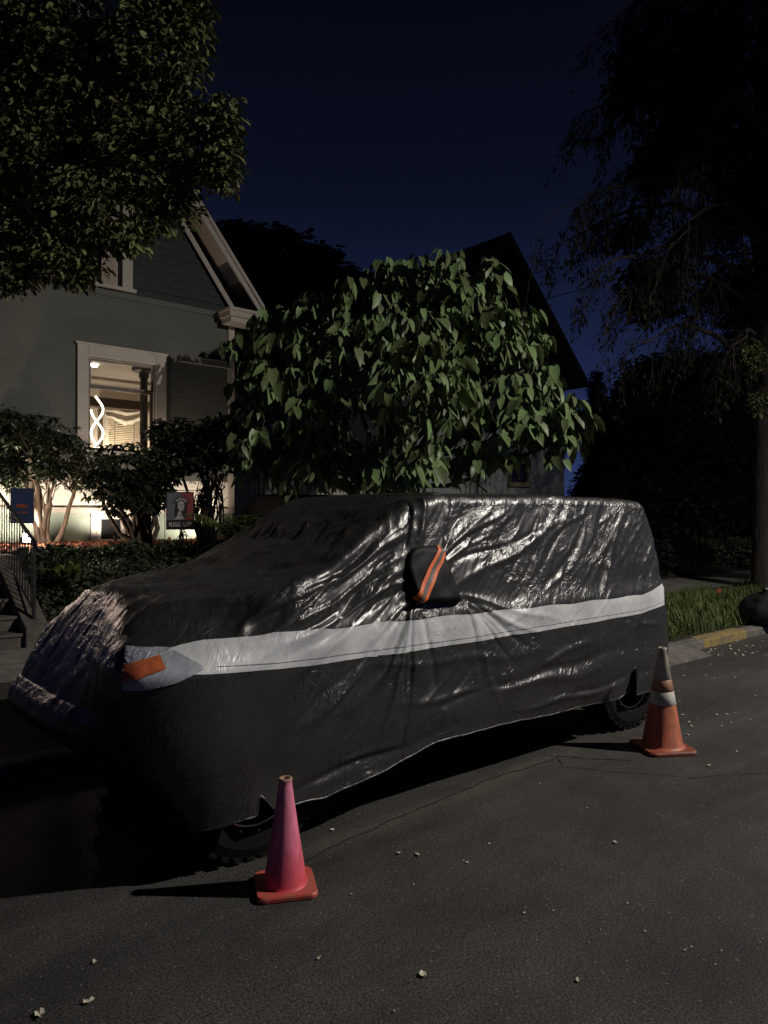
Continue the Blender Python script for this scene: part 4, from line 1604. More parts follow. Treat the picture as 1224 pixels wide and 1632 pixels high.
pp = ptY(229, 600, 14.6)
sp_ = thing('stovepipe', 'black stovepipe with a round ceiling collar inside the lit window', 'stovepipe', (pp[0], pp[1], 2.1))
b = MB()
b.lathe([(0.075, 2.15), (0.075, 3.3), (0.082, 3.3), (0.082, 3.34), (0.075, 3.34), (0.075, 4.45), (0.10, 4.45), (0.10, 4.64)], (pp[0], pp[1], 0), 28)
b.build('pipe', M['pipe'], sp_, smooth=True)
b = MB()
b.lathe([(0.10, 4.54), (0.22, 4.58), (0.24, 4.60), (0.23, 4.655)], (pp[0], pp[1], 0), 32)
b.build('collar', M['pipe'], sp_, smooth=True)

lp = ptY(154.5, 675, 13.5)
lamp = thing('spiral_lamp', 'glowing double-spiral table lamp standing inside the window', 'lamp', (lp[0], lp[1], 2.8))
b = MB()
b.lathe([(0.0, 2.66), (0.10, 2.66), (0.10, 2.69), (0.02, 2.70), (0.015, 2.84)], (lp[0], lp[1], 0), 24)
b.build('base', M['black_metal'], lamp)
for ph, top, rr_ in ((0, 3.82, 1.0), (math.pi, 3.55, 1.0)):
    b = MB()
    pts = []
    for i in range(70):
        t = i / 69
        z = 2.84 + t * (top - 2.84)
        zz = (z - 2.84) / 0.98
        r_ = 0.105
        a = zz * 2 * math.pi * 1.15 + ph + 0.6
        pts.append((lp[0] + r_ * math.cos(a) * 0.95, lp[1] + r_ * math.sin(a), z))
    b.tube(pts, 0.019, 8)
    b.build('led_strip', M['led'], lamp, smooth=True)
lc = ptY(150, 573, 14.9)
cl = thing('ceiling_light', 'small bright ceiling light glaring in the top corner of the lit window', 'ceiling light', (lc[0], lc[1], 4.66))
b = MB()
b.lathe([(0.0, 4.60), (0.05, 4.605), (0.07, 4.63), (0.075, 4.658)], (lc[0], lc[1], 0), 20)
b.build('bulb', M['bulb'], cl, smooth=True)
point('room_light', (6.2, 16.2, 2.7), 85, (1.0, 0.85, 0.66), 0.03)

# ------------------------------------------------------------------ garden uplights
def uplight(x, y, z, tgt, watts, label, angle=100):
    t = thing('garden_spotlight', label, 'garden light', (x, y, z), 'garden spotlights at the foot of the house')
    d = np.array(tgt, float) - np.array([x, y, z + 0.12])
    d /= np.linalg.norm(d)
    b = MB()
    b.tube([(x, y, z - 0.05), (x, y, z + 0.07)], 0.008, 6)
    b.build('stake', M['black_metal'], t)
    b = MB()
    c = np.array([x, y, z + 0.12])
    b.tube([c - d * 0.06, c - d * 0.05, c + d * 0.04, c + d * 0.05], [0.02, 0.035, 0.040, 0.042], 14)
    hd = b.build('housing', M['black_metal'], t)
    b = MB()
    b.tube([c + d * 0.0515, c + d * 0.053], 0.034, 14)
    b.build('lens', M['lens'], hd)
    spot('uplight_beam', tuple(c + d * 0.075), tuple(np.array(tgt, float)), watts, angle, 0.7, (1.0, 0.86, 0.71), 0.03)


uplight(3.15, 12.25, 1.14, (3.1, 13.0, 2.3), 145, 'small garden spotlight shining up the wall by the steps', 140)
uplight(4.65, 12.45, 1.14, (4.6, 13.0, 2.4), 100, 'garden spotlight hidden behind the middle shrub', 140)
uplight(6.42, 12.35, 1.14, (6.1, 13.0, 2.0), 100, 'small black garden spotlight right of the slogan flag', 140)
uplight(7.55, 13.3, 1.12, (8.0, 14.0, 2.3), 7, 'added garden spotlight brightening the left end of the picket fence', 130)  # extra lamp added to warm the pickets
uplight(1.9, 12.2, 1.14, (1.7, 13.0, 2.4), 120, 'garden spotlight beyond the stair railing', 140)

lx, ly = 3.02, 11.55
pl_ = thing('path_lantern', 'small glowing white path lantern seen through the stair railing', 'lantern', (lx, ly, 1.1))
b = MB()
b.tube([(lx, ly, 1.05), (lx, ly, 1.26)], 0.014, 8)
b.build('stem', M['black_metal'], pl_)
b = MB()
b.lathe([(0.075, 1.40), (0.06, 1.42), (0.0, 1.46)], (lx, ly, 0), 16)
b.build('cap', M['black_metal'], pl_)
b = MB()
b.lathe([(0.05, 1.271), (0.05, 1.40)], (lx, ly, 0), 16)
b.build('glass', M['lens'], pl_)
point('path_glow', (lx, ly - 0.11, 1.44), 60, (1.0, 0.72, 0.54), 0.05)
fx, fy = 0.95, 12.7
gf = thing('added_floodlight', 'added unseen floodlight brightening the covered hood, beyond the left edge', 'fill light', (fx, fy + 0.28, 3.1))  # added lamp, put here to brighten the hood and bumper
b = MB()
b.box((fx, fy + 0.03, 3.12), (0.16, 0.10, 0.12))
b.tube([(fx, fy + 0.08, 3.12), (fx, fy + 0.29, 3.12)], 0.02, 8)
hd_ = b.build('housing', M['black_metal'], gf)
b = MB()
b.box((fx, fy - 0.024, 3.12), (0.12, 0.006, 0.08))
b.build('lens', M['lens'], hd_)
spot('hood_fill_beam', (fx, fy - 0.05, 3.12), (1.80, 3.9, 1.70), 120, 22, 0.8, (1.0, 0.74, 0.62), 0.05)  # narrow cone keeps the added light off the ground

# ------------------------------------------------------------------ steps, railing
st = thing('front_steps', 'dark concrete front steps with a sloping side wall, at the left edge', 'steps', (1.5, 9.6, 0.15))
b = MB()
yy = [9.05, 9.30, 9.65, 10.0, 10.35, 10.8]
for k in range(5):
    b.span(0.6, 2.34, yy[k], 10.9, 0.15 + 0.168 * k + (0.002 if k else 0), 0.15 + 0.168 * (k + 1))
    b.span(0.6, 2.34, yy[k] - 0.025, yy[k], 0.15 + 0.168 * (k + 1) - 0.035, 0.15 + 0.168 * (k + 1) + 0.003)
bevel(b.build('treads', M['stair'], st), 0.008)
b = MB()
V = []
for x in (2.34, 2.60):
    V += [(x, 8.98, 0.10), (x, 8.98, 0.38), (x, 9.15, 0.46), (x, 10.45, 1.14), (x, 10.95, 1.14), (x, 10.95, 0.10)]
b.add(V, [(0, 1, 2, 3, 4, 5), (11, 10, 9, 8, 7, 6)] + [(i, i + 6, (i + 1) % 6 + 6, (i + 1) % 6) for i in range(6)])
bevel(b.build('side_wall', M['stair'], st), 0.015)

rl = thing('stair_railing', 'black metal railing with thin balusters beside the front steps', 'railing', (2.47, 9.15, 0.45))
b = MB()
y0_, z0_, y1_, z1_ = 9.15, 1.36, 10.85, 1.98
b.tube([(2.47, y0_ - 0.12, z0_ - 0.10), (2.47, y0_, z0_), (2.47, y1_, z1_), (2.47, y1_ + 0.5, z1_ + 0.01)], 0.022, 8)
b.build('handrail', M['rail_metal'], rl)
for yq, zb, zt in ((y0_, 0.45, z0_), (y1_, 1.14, z1_)):
    b = MB()
    b.box((2.47, yq, (zb + zt) / 2), (0.035, 0.035, zt - zb))
    b.build('post', M['rail_metal'], rl)
b = MB()
b.tube([(2.47, y0_, 0.56), (2.47, y1_, 1.24)], 0.013, 6)
b.build('bottom_rail', M['rail_metal'], rl)
for k in range(1, 14):
    t = k / 14
    yq = y0_ + (y1_ - y0_) * t
    b = MB()
    b.tube([(2.47, yq, 0.56 + (1.24 - 0.56) * t), (2.47, yq, z0_ + (z1_ - z0_) * t)], 0.008, 6)
    b.build('baluster', M['rail_metal'], rl)

# ------------------------------------------------------------------ flags
def text_mesh(body, size, m, name, parent, loc, rot, extrude=0.001, off=0.0):
    cu = bpy.data.curves.new('lettering', 'FONT')
    cu.body = body
    cu.size = size
    cu.extrude = extrude
    cu.offset = off
    cu.align_x = 'CENTER'
    cu.align_y = 'CENTER'
    tmp = bpy.data.objects.new('tmp', cu)
    COL.objects.link(tmp)
    dg = bpy.context.evaluated_depsgraph_get()
    me = bpy.data.meshes.new_from_object(tmp.evaluated_get(dg))
    bpy.data.objects.remove(tmp)
    me.materials.clear()
    me.materials.append(m)
    o = bpy.data.objects.new(name, me)
    COL.objects.link(o)
    o.parent = parent
    o.location = loc
    o.rotation_euler = rot
    return o


def flag_poly(parent, name, m, polys, layer):
    b = MB()
    for poly in polys:
        b.prism([(x, z) for x, z in poly], -0.002 - 0.0012 * layer, -0.0015 - 0.0012 * (layer - 1))
    o = b.build(name, m)
    o.parent = parent
    return o


fp = ptY(287, 814, 10.3)
flag = thing('garden_flag', 'small dark garden flag with a grey and red crowned head above the words RISE UP', 'flag', (fp[0], fp[1], fp[2]))
flag.rotation_euler = (0, 0, R(-24))
W2, H2 = 0.20, 0.28
b = MB()
V = []
for i in range(13):
    for j in range(13):
        x = -W2 + 2 * W2 * i / 12
        V.append((x, 0.0, -H2 + 2 * H2 * j / 12))
b.add(V, [(i * 13 + j, (i + 1) * 13 + j, (i + 1) * 13 + j + 1, i * 13 + j + 1) for i in range(12) for j in range(12)])
cloth = local_part(b, 'cloth', M['flag_black'], flag, False)
flag_poly(flag, 'grey_field', M['flag_grey'], [[(-0.185, -0.14), (0.03, -0.14), (0.03, 0.265), (-0.185, 0.265)]], 1)
flag_poly(flag, 'red_field', M['flag_red'], [[(0.03, -0.14), (0.185, -0.14), (0.185, 0.265), (0.03, 0.265)]], 1)
rays = []
for k in range(9):
    a = R(10 + 20 * k)
    ca, sa = math.cos(a), math.sin(a)
    rays.append([(0.02 + 0.085 * ca - 0.012 * sa, 0.095 + 0.085 * sa + 0.012 * ca), (0.02 + 0.165 * ca, 0.095 + 0.165 * sa),
                 (0.02 + 0.085 * ca + 0.012 * sa, 0.095 + 0.085 * sa - 0.012 * ca)])
hair = [(0.02 + 0.088 * math.cos(R(a)), 0.08 + 0.10 * math.sin(R(a))) for a in range(0, 181, 20)] + [(-0.085, -0.02), (-0.07, -0.10), (-0.01, -0.13), (0.08, -0.12), (0.10, 0.0)]
flag_poly(flag, 'crown_and_hair', M['flag_black'], rays + [hair], 2)
flag_poly(flag, 'face', M['flag_pale'], [[(-0.035, 0.12), (0.0, 0.145), (0.045, 0.14), (0.062, 0.09), (0.055, 0.03), (0.03, -0.012), (0.0, -0.005), (-0.03, 0.04)],
                                         [(-0.02, 0.0), (0.012, -0.02), (0.03, -0.08), (0.07, -0.125), (-0.09, -0.13), (-0.045, -0.08)],
                                         [(-0.05, 0.135), (0.0, 0.165), (0.06, 0.155), (0.078, 0.12), (0.09, 0.125), (0.07, 0.175), (0.0, 0.185), (-0.065, 0.15)]], 3)
flag_poly(flag, 'shadow_shapes', M['flag_black'], [[(-0.018, 0.088), (0.008, 0.096), (0.012, 0.082), (-0.012, 0.078)], [(0.03, 0.096), (0.054, 0.088), (0.05, 0.078), (0.03, 0.082)],
                                                   [(0.008, 0.024), (0.028, 0.028), (0.044, 0.022), (0.028, 0.014)], [(0.018, 0.048), (0.032, 0.046), (0.026, 0.074)]], 4)
text_mesh('RISE UP', 0.098, M['flag_pale'], 'lettering', flag, (0, -0.003, -0.205), (R(90), 0, 0), 0.001, 0.0035)
b = MB()
b.tube([(-0.215, 0.004, 0.30), (0.215, 0.004, 0.30)], 0.006, 6)
b.tube([(-0.215, 0.004, 0.30), (-0.215, 0.004, -0.80)], 0.006, 6)
local_part(b, 'pole', M['black_metal'], flag)

fp = ptY(35, 806, 10.9)
flag2 = thing('garden_flag', 'small blue garden flag with a faded orange design behind the stair railing', 'flag', (fp[0], fp[1], fp[2]))
flag2.rotation_euler = (0, 0, R(-30))
b = MB()
b.add([(-0.15, 0, -0.24), (0.15, 0, -0.24), (0.15, 0, 0.24), (-0.15, 0, 0.24)], [(0, 1, 2, 3)])
local_part(b, 'cloth', M['flag_blue'], flag2, False)
flag_poly(flag2, 'design', M['flag_orange'], [[(-0.08, -0.02), (0.06, -0.03), (0.08, 0.0), (0.0, 0.03), (-0.07, 0.015)], [(-0.06, -0.10), (0.08, -0.10), (0.08, -0.085), (-0.06, -0.085)]], 1)
b = MB()
b.tube([(-0.165, 0.004, 0.255), (0.165, 0.004, 0.255)], 0.005, 6)
b.tube([(-0.165, 0.004, 0.255), (-0.165, 0.004, -0.75)], 0.005, 6)
local_part(b, 'pole', M['black_metal'], flag2)

# ------------------------------------------------------------------ picket fence between the houses
fence = thing('picket_fence', 'weathered white picket fence between the two houses', 'fence', (9.0, 14.0, 1.0))
FX0, FX1 = 7.2, 12.0
b = MB()
x = FX0
while x < FX1:
    z0 = float(yard_z(x, 14.0))
    b.prism([(x, z0 + 0.05), (x + 0.075, z0 + 0.05), (x + 0.075, 2.42), (x + 0.0375, 2.50), (x, 2.42)], 13.97, 13.99)
    x += 0.115
b.build('pickets', M['white_fence'], fence)
b = MB()
b.span(FX0, FX1, 13.992, 14.03, 2.12, 2.20)
b.span(FX0, FX1, 13.992, 14.03, 1.38, 1.46)
b.build('rails', M['white_fence'], fence)
for xp in (7.25, 8.45, 10.2, 11.9):
    b = MB()
    b.span(xp - 0.055, xp + 0.055, 14.032, 14.14, 0.9, 2.55)
    b.build('post', M['white_fence'], fence)

# dark car in the driveway behind
dcx, dcy, dcz = 8.15, 11.7, 0.60
dc = thing('parked_car', 'dark sedan roof glimpsed behind the covered car, before the picket fence', 'car', (dcx, dcy, dcz))
prof = [(-2.1, 0.30), (-2.12, 0.62), (-1.95, 0.80), (-1.0, 0.93), (-0.45, 1.36), (0.0, 1.46), (0.75, 1.44), (1.35, 1.08), (2.0, 0.98), (2.12, 0.75), (2.1, 0.30)]
b = MB()
V, F = [], []
n_ = len(prof)
for yoff, s in ((-0.88, 0.0), (-0.80, 1.0), (0.80, 1.0), (0.88, 0.0)):
    for px_, pz_ in prof:
        zz = pz_ if s else min(pz_, 0.92)
        V.append((dcy + px_, yoff, zz))
V = np.array([(dcx + v[1], v[0], dcz + v[2]) for v in V])
for q in range(3):
    for i in range(n_ - 1):
        F.append((q * n_ + i, q * n_ + i + 1, (q + 1) * n_ + i + 1, (q + 1) * n_ + i))
F.append(tuple(range(n_)))
F.append(tuple(3 * n_ + i for i in range(n_)))
b.add(V, F)
bevel(b.build('body', M['paint_dark'], dc, smooth=False), 0.04, 3)
b = MB()
b.add([(dcx - 0.66, dcy - 0.96, dcz + 0.975), (dcx + 0.66, dcy - 0.96, dcz + 0.975), (dcx + 0.6, dcy - 0.46, dcz + 1.365), (dcx - 0.6, dcy - 0.46, dcz + 1.365)], [(0, 1, 2, 3)])
b.build('windscreen', M['glass_dark'], dc)
for sx_, sy_ in ((-1, -1), (1, -1), (-1, 1), (1, 1)):
    b = MB()
    cxx, cyy = dcx + sx_ * 0.80, dcy + sy_ * 1.3
    vs = []
    for xo in (-0.1, 0.1):
        vs += [(cxx + xo, cyy + 0.31 * math.cos(2 * math.pi * k / 24), dcz + 0.31 + 0.31 * math.sin(2 * math.pi * k / 24)) for k in range(24)]
    b.add(vs, [tuple(range(24)), tuple(range(47, 23, -1))] + [(k, k + 24, (k + 1) % 24 + 24, (k + 1) % 24) for k in range(24)])
    b.build('wheel', M['tyre'], dc)
sheet('driveway', 7.45, 9.3, 9.02, 13.9, 0, M['old_concrete'], 6, 40, lambda x, y: yard_z(x * 0 + 9.0, y) + 0.035)

# ------------------------------------------------------------------ house on the right
h2 = thing('house', 'dark steep-gabled house with pale lower siding behind the broad-leaved tree', 'house', (15.0, 13.0, 1.1))
HX0, HX1, AX, AZ, EZ = 12.1, 17.95, 15.03, 8.93, 5.45
b = MB()
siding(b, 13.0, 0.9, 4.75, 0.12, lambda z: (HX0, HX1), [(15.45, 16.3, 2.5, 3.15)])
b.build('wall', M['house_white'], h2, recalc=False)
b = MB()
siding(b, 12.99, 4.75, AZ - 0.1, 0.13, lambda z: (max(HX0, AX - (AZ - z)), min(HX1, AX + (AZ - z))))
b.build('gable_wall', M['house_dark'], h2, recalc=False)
b = MB()
b.span(HX1 - 0.02, HX1, 13.0, 23, 0.8, EZ + 0.3)
b.build('side_wall', M['house_white'], h2)
b = MB()
b.span(HX0, HX0 + 0.02, 13.0, 23, 0.8, EZ + 0.3)
b.build('side_wall', M['house_white'], h2)
b = MB()
for s in (-1, 1):
    xe = AX + s * 3.46
    b.prism([(AX, AZ), (xe, EZ), (xe, EZ + 0.14), (AX, AZ + 0.14)], 12.6, 23.3)
b.build('roof', M['roof'], h2)
for s in (-1, 1):
    b = MB()
    xe = AX + s * 3.48
    b.prism([(AX, AZ + 0.15), (xe, EZ + 0.15), (xe, EZ - 0.08), (AX, AZ - 0.08)], 12.56, 12.598)
    b.build('bargeboard', M['house_dark'], h2)
    b = MB()
    xw = AX + s * 2.9
    b.span(min(xe, xw), max(xe, xw), 12.602, 23.2, EZ - 0.05, EZ - 0.01)
    b.build('soffit', M['house_dark'], h2)
b = MB()
for x0, x1, z0, z1 in ((15.45, 15.53, 2.5, 3.15), (16.22, 16.3, 2.5, 3.15), (15.53, 16.22, 3.07, 3.15), (15.53, 16.22, 2.5, 2.56)):
    b.span(x0, x1, 12.95, 13.05, z0, z1)
b.span(15.38, 16.37, 12.90, 13.0, 2.44, 2.497)
w = b.build('window', M['sill'], h2)
b = MB()
b.span(15.53, 16.22, 13.02, 13.03, 2.56, 3.07)
b.build('pane', M['glass_dark'], w)
r2 = thing('stair_railing', 'thin black railing sloping down in front of the pale house', 'railing', (14.0, 11.9, 1.2))
pa, pb = ptY(742, 756, 11.9), ptY(776, 784, 11.9)
b = MB()
b.tube([pa, pb], 0.022, 6)
b.tube([pa + (-0.5, 0, 0), pa], 0.022, 6)
b.build('handrail', M['rail_metal'], r2)
for k in range(6):
    t = k / 5
    q = pa * (1 - t) + pb * t
    b = MB()
    b.tube([q, q - (0, 0, 0.9)], 0.010, 5)
    b.build('baluster', M['rail_metal'], r2)
st2 = thing('front_steps', 'concrete steps under the thin railing of the pale house', 'steps', (14.6, 12.2, 1.0))
b = MB()
for k in range(5):
    b.span(pa[0] - 0.6, pa[0] + 0.25 + 0.2 * k, 11.6, 12.95, 0.8 + 0.0 * k, 1.75 - 0.17 * k - 0.001 * k)
b.build('treads', M['stair'], st2)

# ------------------------------------------------------------------ foliage tools
LEAF_HEART = (np.array([(0, 0, 0), (0, 0.33, 0.015), (0, 0.68, 0.0), (0, 1.0, -0.07),
                        (-0.26, -0.06, 0.03), (-0.38, 0.22, 0.07), (-0.30, 0.55, 0.06), (-0.13, 0.82, -0.01),
                        (0.26, -0.06, 0.03), (0.38, 0.22, 0.07), (0.30, 0.55, 0.06), (0.13, 0.82, -0.01)], float),
              [(0, 1, 5, 4), (1, 2, 6, 5), (2, 7, 6), (2, 3, 7), (1, 0, 8, 9), (2, 1, 9, 10), (2, 10, 11), (2, 11, 3)])
LEAF_LONG = (np.array([(0, 0, 0), (0, 0.5, 0.03), (0, 1, -0.08), (-0.14, 0.3, 0.05), (-0.13, 0.7, 0.03), (0.14, 0.3, 0.05), (0.13, 0.7, 0.03)], float),
             [(0, 1, 3), (1, 4, 3), (1, 2, 4), (0, 5, 1), (1, 5, 6), (1, 6, 2)])
LEAF_OVAL = (np.array([(0, 0, 0), (-0.28, 0.35, 0.07), (0, 0.5, 0), (0.28, 0.35, 0.07), (-0.2, 0.75, 0.05), (0.2, 0.75, 0.05), (0, 1, -0.05)], float),
             [(0, 2, 1), (0, 3, 2), (1, 2, 4), (2, 3, 5), (2, 6, 4), (2, 5, 6)])
LEAF_QUAD = (np.array([(0, 0, 0), (-0.3, 0.45, 0.05), (0, 1, -0.05), (0.3, 0.45, 0.05)], float), [(0, 3, 2, 1)])


def frames(d, up, roll=None):
    """rows: side, along, normal for direction d with the normal near up"""
    d = d / (np.linalg.norm(d, axis=1)[:, None] + 1e-9)
    s = np.cross(d, up)
    s /= np.linalg.norm(s, axis=1)[:, None] + 1e-9
    n = np.cross(s, d)
    if roll is not None:
        c, s_ = np.cos(roll)[:, None], np.sin(roll)[:, None]
        s, n = s * c + n * s_, n * c - s * s_
    return s, d, n


def scatter(name, tpl, pos, fr, size, m, parent=None, wide=1.0):
    v, f = tpl
    s, d, n = fr
    N = len(pos)
    size = np.asarray(size)
    V = (pos[:, None, :] + size[:, None, None] * (v[None, :, 0:1] * s[:, None, :] * wide + v[None, :, 1:2] * d[:, None, :] + v[None, :, 2:3] * n[:, None, :])).reshape(-1, 3)
    k = len(v)
    nf = len(f)
    sizes = np.array([len(q) for q in f])
    flat = np.concatenate([np.array(q) for q in f])
    loops = (flat[None, :] + (np.arange(N) * k)[:, None]).ravel()
    tot = np.tile(sizes, N)
    start = np.concatenate([[0], np.cumsum(tot)[:-1]])
    me = bpy.data.meshes.new(name)
    me.vertices.add(len(V))
    me.vertices.foreach_set('co', V.ravel())
    me.loops.add(len(loops))
    me.loops.foreach_set('vertex_index', loops.astype(np.int32))
    me.polygons.add(len(tot))
    me.polygons.foreach_set('loop_start', start.astype(np.int32))
    me.polygons.foreach_set('loop_total', tot.astype(np.int32))
    me.polygons.foreach_set('use_smooth', np.ones(len(tot), bool))
    me.update(calc_edges=True)
    me.validate()
    me.materials.append(m)
    o = bpy.data.objects.new(name, me)
    COL.objects.link(o)
    if parent is not None:
        o.parent = parent
        if parent.type == 'EMPTY':
            o.matrix_parent_inverse = Matrix.Translation(-Vector(parent.location))
    return o


def blob_tips(lobes, rng, shell=0.55):
    """lobes: (centre, (rx, ry, rz), count) -> tip points and outward directions"""
    P, O = [], []
    for c, rad, n in lobes:
        d = rng.normal(size=(n, 3))
        d /= np.linalg.norm(d, axis=1)[:, None]
        r = rng.uniform(shell, 1.0, n) ** 0.7
        r *= 1 + 0.22 * pnoise(d * 2.2 + np.asarray(c) * 1.3)
        P.append(np.asarray(c) + d * r[:, None] * np.asarray(rad))
        O.append(d)
    return np.concatenate(P), np.concatenate(O)


def whorls(P, O, rng, per, tilt, spread, size, jitter=0.04):
    """leaf bases, directions for whorls at tips"""
    N = len(P)
    ph = rng.uniform(0, 2 * math.pi, N)
    pos, dr, sz = [], [], []
    for k in range(per):
        a = ph + 2 * math.pi * k / per + rng.normal(0, 0.35, N)
        h = np.stack([np.cos(a), np.sin(a), np.zeros(N)], -1)
        h = h + 0.5 * O * np.array([1, 1, 0.2])
        dn = rng.uniform(tilt[0], tilt[1], N)
        d = h * spread
        d[:, 2] -= dn
        pos.append(P + h * jitter + rng.normal(0, jitter * 0.6, (N, 3)))
        dr.append(d)
        sz.append(rng.uniform(size[0], size[1], N))
    return np.concatenate(pos), np.concatenate(dr), np.concatenate(sz)


def foliage(name, lobes, parent, m, tpl, per, tilt, spread, size, jitter, rng, shell=0.55, wide=1.0, gap=None):
    P, O = blob_tips(lobes, rng, shell)
    if gap:
        g_ = pnoise(P * gap[0] + 4.3) + 0.35 * pnoise(P * gap[0] * 2.3)
        k_ = g_ > gap[1]
        P, O = P[k_], O[k_]
    pos, d, sz = whorls(P, O, rng, per, tilt, spread, size, jitter)
    up = np.tile(np.array([0, 0, 1.0]), (len(pos), 1)) + rng.normal(0, 0.25, (len(pos), 3))
    fr = frames(d, up, rng.normal(0, 0.35, len(pos)))
    scatter(name, tpl, pos, fr, sz, m, parent, wide)
    return P, O


def branch(mb, p0, p1, r0, r1, rng, bow=0.12, seg=7, sides=7):
    p0, p1 = np.asarray(p0, float), np.asarray(p1, float)
    L = np.linalg.norm(p1 - p0)
    off = rng.normal(0, bow * L * 0.5, 3)
    pts = []
    for i in range(seg + 1):
        t = i / seg
        p = p0 * (1 - t) + p1 * t + off * math.sin(math.pi * t)
        p = p + (rng.normal(0, 0.012 * L, 3) if 0 < i < seg else 0)
        pts.append(p)
    mb.tube(pts, list(np.linspace(r0, r1, seg + 1)), sides)
    return pts


# ------------------------------------------------------------------ broad-leaved tree in the middle
rg = np.random.default_rng(42)
cat = thing('broadleaf_tree', 'wide low tree with large drooping heart-shaped leaves behind the covered car', 'tree', (9.6, 9.5, 0.3))
px_lobes = [(725, 455, 75, 62, 11.4), (650, 470, 90, 62, 11.9), (575, 500, 95, 62, 12.1), (480, 535, 85, 62, 12.3), (420, 590, 66, 70, 12.3),
            (405, 670, 60, 70, 12.0), (470, 660, 85, 80, 11.4), (560, 600, 95, 80, 11.5), (585, 690, 80, 65, 11.0), (675, 625, 78, 88, 10.3),
            (650, 540, 80, 60, 10.9), (760, 540, 70, 70, 11.2), (815, 515, 55, 48, 12.0), (835, 590, 60, 60, 11.6), (770, 630, 70, 60, 11.6),
            (860, 660, 62, 56, 11.3), (895, 690, 36, 42, 11.2), (800, 690, 70, 50, 11.5), (440, 720, 65, 45, 11.2), (540, 745, 75, 28, 11.2), (700, 720, 60, 40, 11.8),
            (915, 655, 22, 26, 11.0), (500, 752, 60, 26, 11.0), (600, 752, 60, 22, 10.8), (420, 745, 40, 26, 11.2), (650, 735, 50, 32, 10.8), (745, 728, 45, 26, 11.2)]
lobes = []
for x, y, rx, ry, d in px_lobes:
    c = pt(x, y, d)
    s = d / F_PX
    lobes.append((c, (rx * s, rx * s, ry * s), int(rx * ry / 92)))
P, O = foliage('foliage', lobes, cat, M['leaf_big'], LEAF_HEART, 8, (0.5, 2.0), 0.55, (0.11, 0.33), 0.08, rg, 0.45, 0.68, (1.5, -0.10))
b = MB()
root = np.array([9.6, 9.5, 0.1])
fork = pt(612, 765, 12.6)
branch(b, root, fork, 0.13, 0.11, rg, 0.03, 6, 10)
for c, rad, n in lobes:
    c = np.asarray(c)
    base = fork if rg.random() < 0.6 else (root * 0.3 + fork * 0.7)
    pts = branch(b, base, c, 0.05, 0.02, rg, 0.12, 8, 7)
    for k in range(5):
        q = P[np.argsort(np.linalg.norm(P - c, axis=1))[rg.integers(0, 40)]]
        branch(b, pts[rg.integers(4, 9)], q, 0.013, 0.005, rg, 0.15, 4, 5)
b.build('trunk', M['bark'], cat, smooth=True)

# ------------------------------------------------------------------ shrubs before the left house
def shrub(label, px_lobes, base, seed, size=(0.10, 0.16), dens=14.0, m='leaf_rhodo', stems=5, bark='bark', sr=0.035, tpl=LEAF_LONG, name='shrub', per=8, tilt=(0.0, 0.9)):
    r_ = np.random.default_rng(seed)
    t = thing(name, label, 'shrub', tuple(base))
    lobes = []
    for x, y, rx, ry, d in px_lobes:
        c = pt(x, y, d)
        s = d / F_PX
        lobes.append((c, (rx * s, rx * s * 0.9, ry * s), int(rx * ry / dens)))
    P, O = foliage('foliage', lobes, t, M[m], tpl, per, tilt, 0.8, size, 0.02, r_, 0.3, 1.0)
    b = MB()
    for c, rad, n in lobes:
        for k in range(max(1, stems // 2)):
            p0 = np.array(base) + r_.normal(0, 0.06, 3) * (1, 1, 0)
            p1 = np.asarray(c) + r_.normal(0, 0.25, 3) * np.asarray(rad)
            pts = branch(b, p0, p1, sr, sr * 0.4, r_, 0.22, 7, 6)
            for q in range(4):
                tgt = P[np.argsort(np.linalg.norm(P - np.asarray(c), axis=1))[r_.integers(0, min(60, len(P)))]]
                branch(b, pts[r_.integers(4, 8)], tgt, sr * 0.28, 0.004, r_, 0.2, 3, 4)
    b.build('stems', M[bark], t, smooth=True)
    return t


shrub('dark leathery shrub left of the lit window, behind the stair railing', [(45, 700, 62, 44, 11.8), (100, 730, 45, 50, 11.6), (30, 755, 45, 28, 11.8), (15, 680, 40, 35, 11.9)],
      pt(72, 868, 11.6), 1, bark='bark_pale', sr=0.045)
shrub('dark many-stemmed shrub in front of the basement window', [(205, 745, 62, 42, 11.4), (160, 770, 36, 30, 11.2), (240, 775, 50, 36, 11.4), (215, 800, 55, 22, 11.2), (270, 735, 40, 30, 11.5)],
      pt(228, 872, 11.4), 2, sr=0.05, stems=6)
shrub('low dark shrub tucked between the lit window and the broad-leaved tree', [(290, 700, 50, 34, 11.9), (340, 700, 42, 36, 12.0), (330, 735, 50, 22, 11.8), (262, 690, 26, 22, 11.9)],
      pt(335, 866, 12.1), 3, sr=0.03)
shrub('pale twiggy shrub lit from below beside the fern', [(330, 765, 26, 24, 12.0), (318, 790, 18, 20, 12.0)], pt(322, 866, 12.05), 4, dens=40, bark='bark_pale', sr=0.026, stems=16, m='leaf_over', size=(0.04, 0.08))
shrub('leafless pale twiggy shrub at the corner of the lit house, before the fern', [(345, 775, 22, 26, 11.6)], pt(338, 866, 11.7), 14, dens=60, bark='bark_pale', sr=0.02, stems=18, m='leaf_over', size=(0.03, 0.06))
shrub('small pale twiggy plant under the slogan flag', [(290, 845, 12, 14, 11.9)], pt(288, 868, 11.9), 9, dens=30, bark='bark_pale', sr=0.012, stems=12, m='leaf_over', size=(0.03, 0.05), name='plant')


